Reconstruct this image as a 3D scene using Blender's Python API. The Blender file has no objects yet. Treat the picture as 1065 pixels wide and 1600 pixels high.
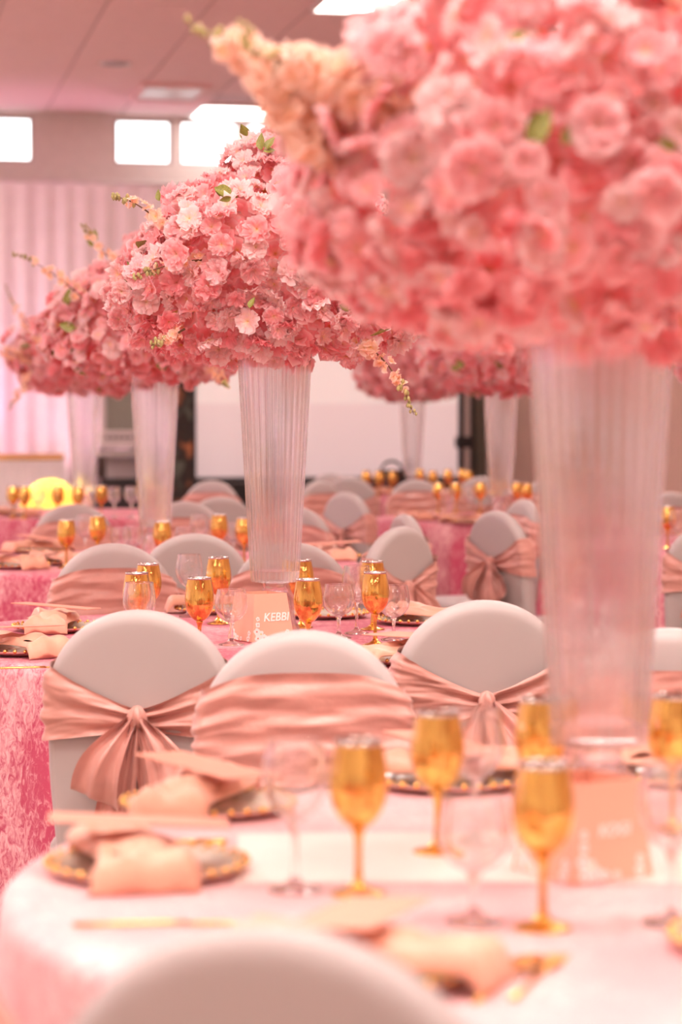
import bpy, bmesh, math, random
from mathutils import Vector, Matrix, noise

C = bpy.context.scene.collection
PI = math.pi
# ------------------------------------------------------------------ camera
F = 85.0 / 36.0 * 1600.0          # focal length in pixels of the 1065x1600 frame
HC = 1.29                         # camera height
PITCH = math.atan((800 - 655) / F)
cam_d = bpy.data.cameras.new('camera')
cam = bpy.data.objects.new('camera', cam_d)
C.objects.link(cam)
cam.location = (0, 0, HC)
cam.rotation_euler = (PI / 2 - PITCH, 0, 0)
cam_d.sensor_fit = 'VERTICAL'
cam_d.sensor_height = 36.0
cam_d.lens = 85.0
cam_d.clip_start = 0.05
cam_d.dof.use_dof = True
cam_d.dof.focus_distance = 5.5
cam_d.dof.aperture_fstop = 3.6
bpy.context.scene.camera = cam
# ------------------------------------------------------------------ world, exposure, light levels
SC = bpy.context.scene
world = bpy.data.worlds.new('sky')
SC.world = world
world.use_nodes = True
world.node_tree.nodes['Background'].inputs[0].default_value = (0.95, 0.98, 1.0, 1)
world.node_tree.nodes['Background'].inputs[1].default_value = 2.0
SC.view_settings.view_transform = 'Standard'
SC.view_settings.look = 'None'
SC.view_settings.gamma = 1
SC.view_settings.exposure = 1.06
SC.view_settings.use_curve_mapping = False
SC.cycles.use_denoising = True
SC.cycles.max_bounces = 14
SC.cycles.transmission_bounces = 10
SC.cycles.transparent_max_bounces = 16
SC.cycles.diffuse_bounces = 10
SC.cycles.glossy_bounces = 5
SC.cycles.sample_clamp_indirect = 6.0
PANEL_STRENGTH = 17.0
PANEL_COLOR = (1.0, 0.885, 0.82)


def at(px, py, Y):
    """pixel of the photograph -> point at depth Y"""
    a = (py - 655.0) / F
    return Vector(((px - 532.5) / F * Y, Y, HC - a * Y))


def on_table(px, py, z=0.76):
    Y = (HC - z) * F / (py - 655.0)
    return Vector(((px - 532.5) / F * Y, Y, z))


# ------------------------------------------------------------------ materials
def new_mat(name):
    m = bpy.data.materials.new(name)
    m.use_nodes = True
    nt = m.node_tree
    b = nt.nodes['Principled BSDF']
    return m, nt, b


def N(nt, kind, **kw):
    n = nt.nodes.new(kind)
    for k, v in kw.items():
        if k in n.inputs.keys():
            n.inputs[k].default_value = v
        else:
            setattr(n, k, v)
    return n


def ramp(nt, stops):
    r = nt.nodes.new('ShaderNodeValToRGB')
    e = r.color_ramp.elements
    while len(e) < len(stops):
        e.new(0.5)
    for i, (p, c) in enumerate(stops):
        e[i].position = p
        e[i].color = (*c, 1)
    return r


def simple(name, col, rough=0.5, metal=0.0, var=0.06, scale=8.0, bump=0.0, bscale=60.0, sheen=0.0, spec=0.5, stretch=(1, 1, 1)):
    m, nt, b = new_mat(name)
    L = nt.links.new
    tc = N(nt, 'ShaderNodeTexCoord')
    mp = N(nt, 'ShaderNodeMapping')
    mp.inputs['Scale'].default_value = stretch
    L(tc.outputs['Object'], mp.inputs[0])
    no = N(nt, 'ShaderNodeTexNoise', Scale=scale, Detail=3.0)
    L(mp.outputs[0], no.inputs['Vector'])
    lo = tuple(max(0, c * (1 - var)) for c in col)
    hi = tuple(min(1, c * (1 + var)) for c in col)
    r = ramp(nt, [(0.3, lo), (0.7, hi)])
    L(no.outputs['Fac'], r.inputs[0])
    L(r.outputs[0], b.inputs['Base Color'])
    b.inputs['Roughness'].default_value = rough
    b.inputs['Metallic'].default_value = metal
    b.inputs['Specular IOR Level'].default_value = spec
    if sheen:
        b.inputs['Sheen Weight'].default_value = sheen
        b.inputs['Sheen Roughness'].default_value = 0.4
    if bump:
        n2 = N(nt, 'ShaderNodeTexNoise', Scale=bscale, Detail=4.0)
        L(mp.outputs[0], n2.inputs['Vector'])
        bp = N(nt, 'ShaderNodeBump', Strength=bump, Distance=0.01)
        L(n2.outputs['Fac'], bp.inputs['Height'])
        L(bp.outputs[0], b.inputs['Normal'])
    return m


def emit_mat(name, col, strength):
    m, nt, b = new_mat(name)
    b.inputs['Base Color'].default_value = (0.8, 0.8, 0.8, 1)
    b.inputs['Emission Color'].default_value = (*col, 1)
    b.inputs['Emission Strength'].default_value = strength
    return m


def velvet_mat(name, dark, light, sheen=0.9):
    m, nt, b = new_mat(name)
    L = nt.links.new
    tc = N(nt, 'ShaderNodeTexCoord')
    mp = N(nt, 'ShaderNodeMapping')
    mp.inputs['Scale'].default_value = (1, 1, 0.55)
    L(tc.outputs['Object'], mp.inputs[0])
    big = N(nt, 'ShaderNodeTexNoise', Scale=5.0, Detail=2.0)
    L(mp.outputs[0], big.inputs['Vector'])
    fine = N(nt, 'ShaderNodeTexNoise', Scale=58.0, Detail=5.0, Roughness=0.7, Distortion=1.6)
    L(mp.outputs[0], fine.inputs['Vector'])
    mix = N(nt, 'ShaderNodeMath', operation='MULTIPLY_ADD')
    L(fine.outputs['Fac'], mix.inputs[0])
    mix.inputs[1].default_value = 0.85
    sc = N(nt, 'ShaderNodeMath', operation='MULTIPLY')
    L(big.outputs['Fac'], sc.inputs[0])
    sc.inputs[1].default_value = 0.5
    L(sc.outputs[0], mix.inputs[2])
    r = ramp(nt, [(0.61, dark), (0.73, tuple(0.5 * (a + c) for a, c in zip(dark, light))), (0.84, light)])  # pale patches paint the sheen of the crushed pile into the colour
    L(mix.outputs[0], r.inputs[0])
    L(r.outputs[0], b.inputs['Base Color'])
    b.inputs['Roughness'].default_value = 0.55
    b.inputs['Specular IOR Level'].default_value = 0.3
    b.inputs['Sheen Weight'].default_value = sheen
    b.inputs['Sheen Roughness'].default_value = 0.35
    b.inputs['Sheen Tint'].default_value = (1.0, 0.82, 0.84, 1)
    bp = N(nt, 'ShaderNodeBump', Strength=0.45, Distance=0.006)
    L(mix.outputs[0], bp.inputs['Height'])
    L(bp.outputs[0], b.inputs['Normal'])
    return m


def glass_mat(name, clear=0.35, ior=1.45, tint=(1, 1, 1), rough=0.0):
    m = bpy.data.materials.new(name)
    m.use_nodes = True
    nt = m.node_tree
    nt.nodes.clear()
    out = N(nt, 'ShaderNodeOutputMaterial')
    g = N(nt, 'ShaderNodeBsdfGlass', IOR=ior, Roughness=rough)
    g.inputs['Color'].default_value = (*tint, 1)
    t = N(nt, 'ShaderNodeBsdfTransparent')
    mx = N(nt, 'ShaderNodeMixShader')
    mx.inputs[0].default_value = clear
    nt.links.new(g.outputs[0], mx.inputs[1])
    nt.links.new(t.outputs[0], mx.inputs[2])
    nt.links.new(mx.outputs[0], out.inputs[0])
    return m


def blossom_mat(name, centre, inner, outer, edge):
    """petal colour runs from the yellow eye to the rim; each blossom a little different"""
    m, nt, b = new_mat(name)
    L = nt.links.new
    at_ = N(nt, 'ShaderNodeAttribute', attribute_name='petal')
    r = ramp(nt, [(0.0, centre), (0.22, inner), (0.6, outer), (1.0, edge)])
    L(at_.outputs['Fac'], r.inputs[0])
    oi = N(nt, 'ShaderNodeObjectInfo')
    hs = N(nt, 'ShaderNodeHueSaturation')
    ma = N(nt, 'ShaderNodeMapRange')
    ma.inputs['To Min'].default_value = 0.82
    ma.inputs['To Max'].default_value = 1.08
    L(oi.outputs['Random'], ma.inputs['Value'])
    L(ma.outputs[0], hs.inputs['Saturation'])
    L(r.outputs[0], hs.inputs['Color'])
    nt.nodes.remove(b)
    out = nt.nodes['Material Output']
    d = N(nt, 'ShaderNodeBsdfDiffuse')
    tr = N(nt, 'ShaderNodeBsdfTranslucent')
    mx = N(nt, 'ShaderNodeMixShader')
    mx.inputs[0].default_value = 0.5
    L(hs.outputs[0], d.inputs[0])
    L(hs.outputs[0], tr.inputs[0])
    L(d.outputs[0], mx.inputs[1])
    L(tr.outputs[0], mx.inputs[2])
    L(mx.outputs[0], out.inputs[0])
    return m


M = {}
M['spandex'] = simple('white_spandex', (0.47, 0.42, 0.405), 0.45, var=0.02, bump=0.04, bscale=6, sheen=0.2, spec=0.35)
M['sash'] = simple('dusty_rose_taffeta', (0.60, 0.295, 0.245), 0.38, var=0.10, scale=14, bump=0.25, bscale=22, sheen=0.3, spec=0.5)
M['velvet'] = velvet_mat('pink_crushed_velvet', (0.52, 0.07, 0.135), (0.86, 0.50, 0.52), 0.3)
M['velvet_lit'] = velvet_mat('lit_pink_crushed_velvet', (0.83, 0.42, 0.44), (0.95, 0.77, 0.75))  # lighter copy of the pink velvet, strong overhead light put into its colour
M['cream'] = simple('cream_satin', (0.90, 0.80, 0.74), 0.4, var=0.04, scale=10, bump=0.15, bscale=14)
M['gold'] = simple('gold_mirror_plating', (0.93, 0.48, 0.135), 0.06, metal=1.0, var=0.38, scale=26, bump=0.35, bscale=30, stretch=(2.2, 2.2, 0.35))  # streaks in the colour stand in for dark and bright reflections
M['gold_dull'] = simple('brushed_gold', (0.86, 0.50, 0.16), 0.25, metal=1.0, var=0.08)
M['rim'] = simple('silvered_rim', (0.62, 0.56, 0.52), 0.15, metal=1.0)
M['glass'] = glass_mat('clear_glass', 0.12, 1.45)
M['vase'] = glass_mat('fluted_clear_acrylic', 0.45, 1.30, (0.995, 0.985, 0.99))
M['pane'] = glass_mat('window_glass', 0.85, 1.45)
M['plate'] = simple('pale_grey_green_glass', (0.55, 0.52, 0.44), 0.12, var=0.1)
M['plate_under'] = simple('rose_glass_rim', (0.70, 0.42, 0.38), 0.2)
M['napkin'] = simple('peach_satin_napkin', (0.74, 0.385, 0.265), 0.42, var=0.12, scale=16, bump=0.25, bscale=24, sheen=0.2)
M['menu'] = simple('peach_card', (0.72, 0.32, 0.23), 0.6, var=0.03)
M['card'] = simple('peach_place_card', (0.86, 0.44, 0.31), 0.6, var=0.02)
M['lettering'] = simple('white_print', (0.95, 0.90, 0.86), 0.6)
M['floor'] = simple('beige_vinyl', (0.45, 0.36, 0.31), 0.35, var=0.12, scale=3)
M['tile'] = simple('mineral_fibre_tile', (0.84, 0.59, 0.59), 0.85, var=0.03, bump=0.12, bscale=120)  # pink of the light on the ceiling put into the tile colour
M['tbar'] = simple('ceiling_grid', (0.60, 0.42, 0.42), 0.7)
M['wall'] = simple('painted_wall', (0.80, 0.72, 0.68), 0.75, var=0.03, bump=0.08, bscale=40)
M['wall_beige'] = simple('beige_painted_block', (0.64, 0.44, 0.36), 0.75, var=0.04, bump=0.1, bscale=30)
M['winframe'] = simple('window_frame_paint', (0.62, 0.54, 0.52), 0.5)
M['drape'] = simple('white_voile', (0.93, 0.87, 0.87), 0.75, var=0.03, sheen=0.2)
M['panel'] = emit_mat('lit_diffuser', PANEL_COLOR, PANEL_STRENGTH)
M['spot'] = emit_mat('glint_emitter', (1.0, 0.93, 0.88), 110.0)
M['panel_dim'] = emit_mat('dimmer_diffuser', PANEL_COLOR, 3.0)
M['white_metal'] = simple('white_metal', (0.78, 0.72, 0.70), 0.4)
M['grey_metal'] = simple('grey_grille', (0.32, 0.25, 0.27), 0.5)
M['black'] = simple('black_plastic', (0.015, 0.013, 0.014), 0.45)
M['dark_wood'] = simple('dark_wood', (0.06, 0.03, 0.022), 0.45, var=0.3, stretch=(1, 1, 8))
M['board'] = simple('grey_green_board', (0.30, 0.31, 0.25), 0.5, var=0.05)
M['green_cloth'] = simple('grey_green_curtain', (0.24, 0.22, 0.17), 0.8)
M['device'] = simple('white_plastic', (0.72, 0.66, 0.65), 0.4)
M['leaf'] = simple('leaf_green', (0.24, 0.24, 0.045), 0.45, var=0.35, scale=20)
M['stem'] = simple('brown_stem', (0.16, 0.08, 0.03), 0.6, var=0.2)
M['bud'] = simple('green_bud', (0.42, 0.36, 0.14), 0.6, var=0.25)
M['foam'] = simple('pink_foam', (0.85, 0.40, 0.40), 0.9)
PINK = blossom_mat('pink_petals', (0.90, 0.62, 0.18), (0.98, 0.66, 0.56), (0.97, 0.50, 0.53), (0.98, 0.78, 0.78))
ROSE = blossom_mat('rose_petals', (0.80, 0.38, 0.16), (0.95, 0.42, 0.40), (0.95, 0.38, 0.42), (0.97, 0.60, 0.61))
PALE = blossom_mat('pale_pink_petals', (0.92, 0.62, 0.16), (0.98, 0.77, 0.58), (0.97, 0.67, 0.67), (0.98, 0.86, 0.85))
PEACH = blossom_mat('peach_petals', (0.92, 0.58, 0.16), (0.98, 0.74, 0.48), (0.98, 0.70, 0.56), (0.99, 0.86, 0.76))


# ------------------------------------------------------------------ object helpers
def mesh(name, verts, faces, mat, smooth=True, attr=None, mats=None, mi=None):
    me = bpy.data.meshes.new(name)
    me.from_pydata([tuple(v) for v in verts], [], faces)
    for m_ in (mats or [mat]):
        me.materials.append(m_)
    if smooth:
        me.polygons.foreach_set('use_smooth', [True] * len(me.polygons))
    if mi:
        me.polygons.foreach_set('material_index', mi)
    if attr is not None:
        a = me.attributes.new('petal', 'FLOAT', 'POINT')
        a.data.foreach_set('value', attr)
    me.update()
    return me


def obj(name, me, parent=None, loc=None, rot=None, scale=None):
    o = bpy.data.objects.new(name, me)
    C.objects.link(o)
    if parent is not None:
        o.parent = parent
    if loc is not None:
        o.location = loc
    if rot is not None:
        o.rotation_euler = rot
    if scale is not None:
        o.scale = (scale,) * 3 if isinstance(scale, (int, float)) else scale
    return o


def tag(o, label=None, cat=None, group=None, kind=None):
    if label:
        o['label'] = label
    if cat:
        o['category'] = cat
    if group:
        o['group'] = group
    if kind:
        o['kind'] = kind
    return o


def thing(name, label, cat, loc=(0, 0, 0), rz=0.0, group=None):
    o = bpy.data.objects.new(name, None)
    C.objects.link(o)
    o.location = loc
    o.rotation_euler = (0, 0, rz)
    o.empty_display_size = 0.05
    return tag(o, label, cat, group)


def kids(o):
    return [c for c in KIDS.get(o.name, [])]


KIDS = {}


def part(name, me, parent, loc=None, rot=None, scale=None, label=None):
    o = obj(name, me, parent, loc, rot, scale)
    KIDS.setdefault(parent.name, []).append(o)
    if label:
        o['label'] = label
    return o


def dup(root, loc, rz, label, group=None):
    def rec(o, p):
        c = o.copy()
        C.objects.link(c)
        c.parent = p
        for k in kids(o):
            KIDS.setdefault(c.name, []).append(rec(k, c))
        return c
    r = rec(root, None)
    r.location = loc
    r.rotation_euler = (0, 0, rz)
    r['label'] = label
    if group:
        r['group'] = group
    return r


def grid_faces(nu, nv, closed_u=False):
    """verts indexed i*nv + j"""
    f = []
    for i in range(nu if closed_u else nu - 1):
        i2 = (i + 1) % nu
        for j in range(nv - 1):
            f.append((i * nv + j, i2 * nv + j, i2 * nv + j + 1, i * nv + j + 1))
    return f


def lathe(profile, n=32, rf=None):
    """closed outline (r, z) turned about z; rf(theta, k) scales the radius"""
    V, Fc = [], []
    k = len(profile)
    for i in range(n):
        th = 2 * PI * i / n
        for j, (r, z) in enumerate(profile):
            rr = r * (rf(th, j) if rf else 1.0)
            V.append((rr * math.cos(th), rr * math.sin(th), z))
    for i in range(n):
        i2 = (i + 1) % n
        for j in range(k - 1):
            a, b, c, d = i * k + j, i2 * k + j, i2 * k + j + 1, i * k + j + 1
            if profile[j][0] < 1e-6:
                Fc.append((i * k + j, c, d))
            elif profile[j + 1][0] < 1e-6:
                Fc.append((a, b, d))
            else:
                Fc.append((a, b, c, d))
    return V, Fc


def weld(me, dist=1e-5):
    bm = bmesh.new()
    bm.from_mesh(me)
    bmesh.ops.remove_doubles(bm, verts=bm.verts, dist=dist)
    bmesh.ops.recalc_face_normals(bm, faces=bm.faces)
    bm.to_mesh(me)
    bm.free()
    return me


def smooth_angle(me, deg=40):
    try:
        me.set_sharp_from_angle(angle=math.radians(deg))
    except Exception:
        pass
    return me


def box_mesh(name, x0, x1, y0, y1, z0, z1, mat, bevel=0.0, seg=2):
    bm = bmesh.new()
    bmesh.ops.create_cube(bm, size=1.0)
    for v in bm.verts:
        v.co = Vector(((x0 + x1) / 2 + v.co.x * (x1 - x0), (y0 + y1) / 2 + v.co.y * (y1 - y0), (z0 + z1) / 2 + v.co.z * (z1 - z0)))
    if bevel:
        bmesh.ops.bevel(bm, geom=bm.edges[:], offset=bevel, segments=seg, affect='EDGES', profile=0.5)
    me = bpy.data.meshes.new(name)
    bm.to_mesh(me)
    bm.free()
    me.materials.append(mat)
    return me


def boxes_mesh(name, boxes, mat):
    V, Fc = [], []
    for (x0, x1, y0, y1, z0, z1) in boxes:
        b = len(V)
        V += [(x0, y0, z0), (x1, y0, z0), (x1, y1, z0), (x0, y1, z0), (x0, y0, z1), (x1, y0, z1), (x1, y1, z1), (x0, y1, z1)]
        Fc += [tuple(b + i for i in q) for q in ((3, 2, 1, 0), (4, 5, 6, 7), (0, 1, 5, 4), (1, 2, 6, 5), (2, 3, 7, 6), (3, 0, 4, 7))]
    return mesh(name, V, Fc, mat, smooth=False)


def tube(points, radii, n=8, caps=True):
    V, Fc = [], []
    pts = [Vector(p) for p in points]
    for i, p in enumerate(pts):
        t = (pts[min(i + 1, len(pts) - 1)] - pts[max(i - 1, 0)]).normalized()
        up = Vector((0, 0, 1)) if abs(t.z) < 0.9 else Vector((1, 0, 0))
        a = t.cross(up).normalized()
        b = t.cross(a)
        r = radii[i] if isinstance(radii, (list, tuple)) else radii
        for k in range(n):
            V.append(p + a * r * math.cos(2 * PI * k / n) + b * r * math.sin(2 * PI * k / n))
    for i in range(len(pts) - 1):
        for k in range(n):
            k2 = (k + 1) % n
            Fc.append((i * n + k, i * n + k2, (i + 1) * n + k2, (i + 1) * n + k))
    if caps:
        Fc.append(tuple(range(n - 1, -1, -1)))
        Fc.append(tuple((len(pts) - 1) * n + k for k in range(n)))
    return V, Fc


def join(parts):
    V, Fc = [], []
    for v, f in parts:
        b = len(V)
        V += list(v)
        Fc += [tuple(b + i for i in q) for q in f]
    return V, Fc


# ------------------------------------------------------------------ room: axes turned to the left of the view
TH = math.radians(11.0)
CT, ST = math.cos(TH), math.sin(TH)
ROOM = Matrix.Rotation(TH, 4, 'Z')
DW, ZC = 26.0, 4.54
SL, SR, TF = -9.0, 6.8, -5.0


def room_s(px, t):
    m = (px - 532.5) / F
    Y = t / (CT - m * ST)
    return m * Y * CT + Y * ST


def room_y(px, t):
    m = (px - 532.5) / F
    return t / (CT - m * ST)


def room_z(px, py, t):
    return HC - (py - 655.0) / F * room_y(px, t)


def struct(name, me):
    o = obj(name, me)
    o.matrix_world = ROOM
    o['kind'] = 'structure'
    return o


struct('floor', box_mesh('floor', SL, SR, TF, DW, -0.1, 0, M['floor']))
# back wall with openings for the high windows
t = DW
WIN = []
for a, b in ((-48, 55), (180, 271), (281, 375), (385, 478)):
    WIN.append((room_s(a, t), room_s(b, t)))
WZ0, WZ1 = room_z(225, 260, t), room_z(225, 188, t)
bx = [(SL, SR, DW, DW + 0.25, 0, WZ0), (SL, SR, DW, DW + 0.25, WZ1, ZC + 0.2)]
edges = [SL] + [e for w in WIN for e in w] + [SR]
for i in range(0, len(edges), 2):
    bx.append((edges[i], edges[i + 1], DW, DW + 0.25, WZ0, WZ1))
struct('wall_back', boxes_mesh('wall_back', bx, M['wall']))
for i, (a, b) in enumerate(WIN):
    f = 0.035
    fr = boxes_mesh('window', [(a, b, DW + 0.03, DW + 0.10, WZ0, WZ0 + f), (a, b, DW + 0.03, DW + 0.10, WZ1 - f, WZ1),
                               (a, a + f, DW + 0.03, DW + 0.10, WZ0 + f, WZ1 - f), (b - f, b, DW + 0.03, DW + 0.10, WZ0 + f, WZ1 - f)], M['winframe'])
    w = struct('window_%d' % (i + 1), fr)
    part('pane', boxes_mesh('pane', [(a + f, b - f, DW + 0.06, DW + 0.066, WZ0 + f, WZ1 - f)], M['pane']), w)
struct('wall_right', box_mesh('wall_right', SR, SR + 0.2, TF, DW + 0.25, 0, ZC + 0.2, M['wall_beige']))
struct('wall_left', box_mesh('wall_left', SL - 0.2, SL, TF, DW + 0.25, 0, ZC + 0.2, M['wall']))
struct('wall_front', box_mesh('wall_front', SL - 0.2, SR + 0.2, TF - 0.2, TF, 0, ZC + 0.2, M['wall']))
ceil = struct('ceiling', box_mesh('ceiling', SL, SR, TF, DW, ZC + 0.012, ZC + 0.1, M['tbar']))
# ceiling tiles laid in the grid, lights, vent and speakers take cells of it
S0, TS, T0, TT = 1.84, 0.80, 19.0, 1.72
lights = [(3.44, T0 - 1.72, T0), (3.36, 24.86, 25.88)]
for s in (-6.96, -2.16, 3.44):
    for tt in (-3.36, 1.8, 6.96, 12.12):
        lights.append((s, tt + 0.3, tt + 1.52))
lights += [(-6.96, 17.4, 19.0), (-2.16, 17.4, 19.0), (0.24, 3.0, 4.2), (1.04, 1.2, 2.4), (-6.96, 22.6, 24.1), (-2.16, 22.6, 24.1)]
tile_me = box_mesh('tile', 0.012, TS - 0.012, 0.012, TT - 0.012, 0, 0.014, M['tile'], 0.004, 1)
for i in range(-6, 7):
    for k in range(-2, 4):
        s, tt = S0 + i * TS, T0 + k * TT
        if s + TS > SR:
            continue
        if any(s - 0.1 < l[0] < s + TS - 0.1 and l[1] < tt + TT - 0.2 and l[2] > tt + 0.2 for l in lights):
            continue
        ht = TT if tt + TT <= DW + 0.3 else DW - tt
        if ht <= 0.3:
            continue
        part('tile', tile_me, ceil, (s, tt, ZC - 0.002))
# plain ceiling lining nearer than the tiles in view
part('ceiling_lining', box_mesh('ceiling_lining', SL + 0.01, SR - 0.01, TF + 0.01, T0 - 2 * TT - 0.01, ZC, ZC + 0.013, M['tile']), ceil)
part('ceiling_lining', box_mesh('ceiling_lining', SL + 0.01, S0 - 6 * TS - 0.02, T0 - 2 * TT, DW - 0.01, ZC, ZC + 0.013, M['tile']), ceil)
LL = ['square ceiling light panel above the big near flowers at the top edge', 'bright ceiling light panel in front of the high windows']
for i, (s, t0, t1) in enumerate(lights):
    w = TS if i != 1 else 0.86
    lb = LL[i] if i < 2 else 'flush ceiling light panel further back in the hall'
    o = thing('ceiling_light', lb, 'ceiling light', (0, 0, 0), 0, None if i < 2 else 'ceiling lights outside the view')
    o.matrix_world = ROOM @ Matrix.Translation((s, t0, ZC - 0.03))
    d = t1 - t0
    part('frame', boxes_mesh('frame', [(0, w, 0, 0.03, 0, 0.045), (0, w, d - 0.03, d, 0, 0.045), (0, 0.03, 0.03, d - 0.03, 0, 0.045), (w - 0.03, w, 0.03, d - 0.03, 0, 0.045)], M['white_metal']), o)
    part('diffuser', boxes_mesh('diffuser', [(0.03, w - 0.03, 0.03, d - 0.03, 0.005, 0.015)], M['panel_dim' if i < 2 else 'panel']), o)


def ceil_pt(px, py):
    Y = (ZC - HC) * F / (655.0 - py)
    return Vector(((px - 532.5) / F * Y, Y, ZC))


for (px, py, lb) in ((181, 102, 'round grey ceiling speaker between the tile lines over the drape'), (487, 101, 'round grey ceiling speaker half behind the near flower spray')):
    o = thing('ceiling_speaker', lb, 'speaker', ceil_pt(px, py) + Vector((0, 0, -0.012)))
    v, f = lathe([(0.0, -0.012), (0.1, -0.010), (0.125, -0.002), (0.125, 0.008), (0, 0.008)], 28)
    part('grille', weld(mesh('grille', v, f, M['grey_metal'])), o)
    v, f = lathe([(0.126, -0.003), (0.15, -0.003), (0.15, 0.010), (0.126, 0.010), (0.126, -0.003)], 28)
    part('bezel', weld(mesh('bezel', v, f, M['white_metal'])), o)
for (x, y) in ((-1.25, 0.9), (0.55, 0.2), (1.9, 1.6), (-0.9, 3.6), (1.5, 4.6), (-1.6, 6.5)):  # unseen lamps added to make highlights on glass and gold
    o = thing('glint_light', 'small round unseen ceiling lamp added for glints over the near tables', 'ceiling light', (x, y, ZC - 0.022), 0, 'added glint lamps outside the view')
    v, f = lathe([(0.062, 0.0), (0.085, 0.0), (0.085, 0.021), (0.062, 0.021), (0.062, 0.0)], 24)
    part('trim_ring', weld(mesh('trim_ring', v, f, M['white_metal'])), o)
    v, f = lathe([(0, 0.006), (0.061, 0.006), (0.061, 0.014), (0, 0.014)], 24)
    part('lamp', weld(mesh('lamp', v, f, M['spot'])), o)
o = thing('air_vent', 'square ceiling air vent with dark slot near the windows', 'air vent', ceil_pt(268, 145) + Vector((0, 0, -0.045)), TH)
part('frame', boxes_mesh('frame', [(-0.34, 0.34, -0.55, -0.5, 0, 0.045), (-0.34, 0.34, 0.5, 0.55, 0, 0.045), (-0.34, -0.29, -0.5, 0.5, 0, 0.045), (0.29, 0.34, -0.5, 0.5, 0, 0.045)], M['tile']), o)
for k in range(6):
    part('slat', box_mesh('slat', -0.29, 0.29, -0.081, 0.081, -0.003, 0.003, M['device']), o, (0, -0.42 + k * 0.168, 0.022))
# sheer drape on a rail along the back wall
t = 25.4
sa, sb = -4.0, room_s(338, t)
zt = room_z(170, 290, t)
n = 420
V = []
rng = random.Random(3)
for i in range(n + 1):
    s = sa + (sb - sa) * i / n
    ph = s * 2 * PI / 0.23 + 1.3 * math.sin(s * 3.1)
    for j, z in enumerate((zt, zt - 0.25, 2.2, 1.0, 0.02)):
        amp = (0.006, 0.012, 0.018, 0.02, 0.02)[j]
        V.append((s, t + amp * math.sin(ph) + 0.02 * math.sin(s * 7 + j), z))
o = thing('drape', 'sheer white pleated drape hung along the back wall under the windows', 'curtain')
o.matrix_world = ROOM
part('curtain_panel', mesh('curtain_panel', V, grid_faces(n + 1, 5), M['drape']), o)
part('rail', mesh('rail', *tube([(sa, t, zt + 0.02), (sb + 0.03, t, zt + 0.02)], 0.022, 10), M['white_metal']), o)
part('post', mesh('post', *tube([(sb + 0.02, t, 0), (sb + 0.02, t, zt + 0.02)], 0.02, 10), M['white_metal']), o)
part('post', mesh('post', *tube([(sa, t, 0), (sa, t, zt + 0.02)], 0.02, 10), M['white_metal']), o)


# ------------------------------------------------------------------ chairs
CH_TOP, CH_A, CH_HW, CH_T = 0.924, 0.172, 0.181, 0.029


def hw(z):
    if z > CH_TOP - CH_A:
        q = (z - (CH_TOP - CH_A)) / CH_A
        return CH_HW * math.sqrt(max(0.0, 1 - q * q))
    if z > 0.6:
        return CH_HW
    if z > 0.45:
        return 0.170 + (CH_HW - 0.170) * ((z - 0.45) / 0.15)
    return 0.170 + 0.025 * (0.45 - z) / 0.45


def lean(z):
    return -(z - 0.45) * 0.10 if z > 0.45 else 0.04 * (z - 0.45)


def backrest_mesh():
    outline = []
    nz = 16
    for k in range(nz):
        z = 0.03 + (CH_TOP - CH_A - 0.03) * k / nz
        outline.append((-hw(z), z))
    for k in range(33):
        a = PI - PI * k / 32
        outline.append((CH_HW * math.cos(a), CH_TOP - CH_A + CH_A * math.sin(a)))
    for k in range(nz - 1, -1, -1):
        z = 0.03 + (CH_TOP - CH_A - 0.03) * k / nz
        outline.append((hw(z), z))
    for k in range(1, 8):
        outline.append((hw(0.03) * (1 - 2 * k / 8), 0.03))
    S = [0.0, 0.4, 0.7, 0.86, 0.915, 0.935, 0.955, 0.972, 0.985, 0.995, 1.0]
    n = len(outline)
    cx, cz = 0.0, 0.60
    rows = []
    for side in (1, -1):
        for s in (S if side == 1 else S[-2::-1]):
            row = []
            for (x, z) in outline:
                # keep a constant edge distance rather than a pure scale
                X, Z = cx + s * (x - cx), cz + s * (z - cz)
                y = side * CH_T * (math.sqrt(max(0.0, 1 - ((s - 0.915) / 0.085) ** 2)) if s > 0.915 else 1.0 + 0.06 * (1 - s))
                row.append((X, y + lean(Z), Z))
            rows.append(row)
    V = [v for r in rows for v in r]
    Fc = []
    for i in range(len(rows) - 1):
        for k in range(n):
            k2 = (k + 1) % n
            Fc.append((i * n + k, i * n + k2, (i + 1) * n + k2, (i + 1) * n + k))
    me = mesh('backrest', V, Fc, M['spandex'])
    return weld(me, 1e-4)


def skirt_mesh():
    # stretch cover below the seat: three sides with arched hems between the feet
    W, D0, D1 = 0.182, 0.02, 0.36
    path = []
    seg = [((-W, D0), (-W, D1)), ((-W, D1), (W, D1)), ((W, D1), (W, D0))]
    for (a, b) in seg:
        for k in range(12):
            q = k / 12
            path.append((a[0] + (b[0] - a[0]) * q, a[1] + (b[1] - a[1]) * q, q))
    path.append((W, D0, 0.0))
    V = []
    for (x, y, q) in path:
        zb = 0.03 + 0.27 * (math.sin(PI * q) ** 0.7)
        for j in range(7):
            p = j / 6
            z = 0.435 + (zb - 0.435) * p
            fl = 1 + 0.10 * (0.435 - z) / 0.435
            pinch = 1 - 0.05 * math.sin(PI * p) * math.sin(PI * q)
            V.append((x * fl * pinch, 0.2 + (y - 0.2) * fl * pinch, z))
    me = mesh('skirt', V, grid_faces(len(path), 7), M['spandex'])
    bm = bmesh.new()
    bm.from_mesh(me)
    bmesh.ops.solidify(bm, geom=bm.faces[:], thickness=0.006)
    bm.to_mesh(me)
    bm.free()
    me.polygons.foreach_set('use_smooth', [True] * len(me.polygons))
    return me


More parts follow.
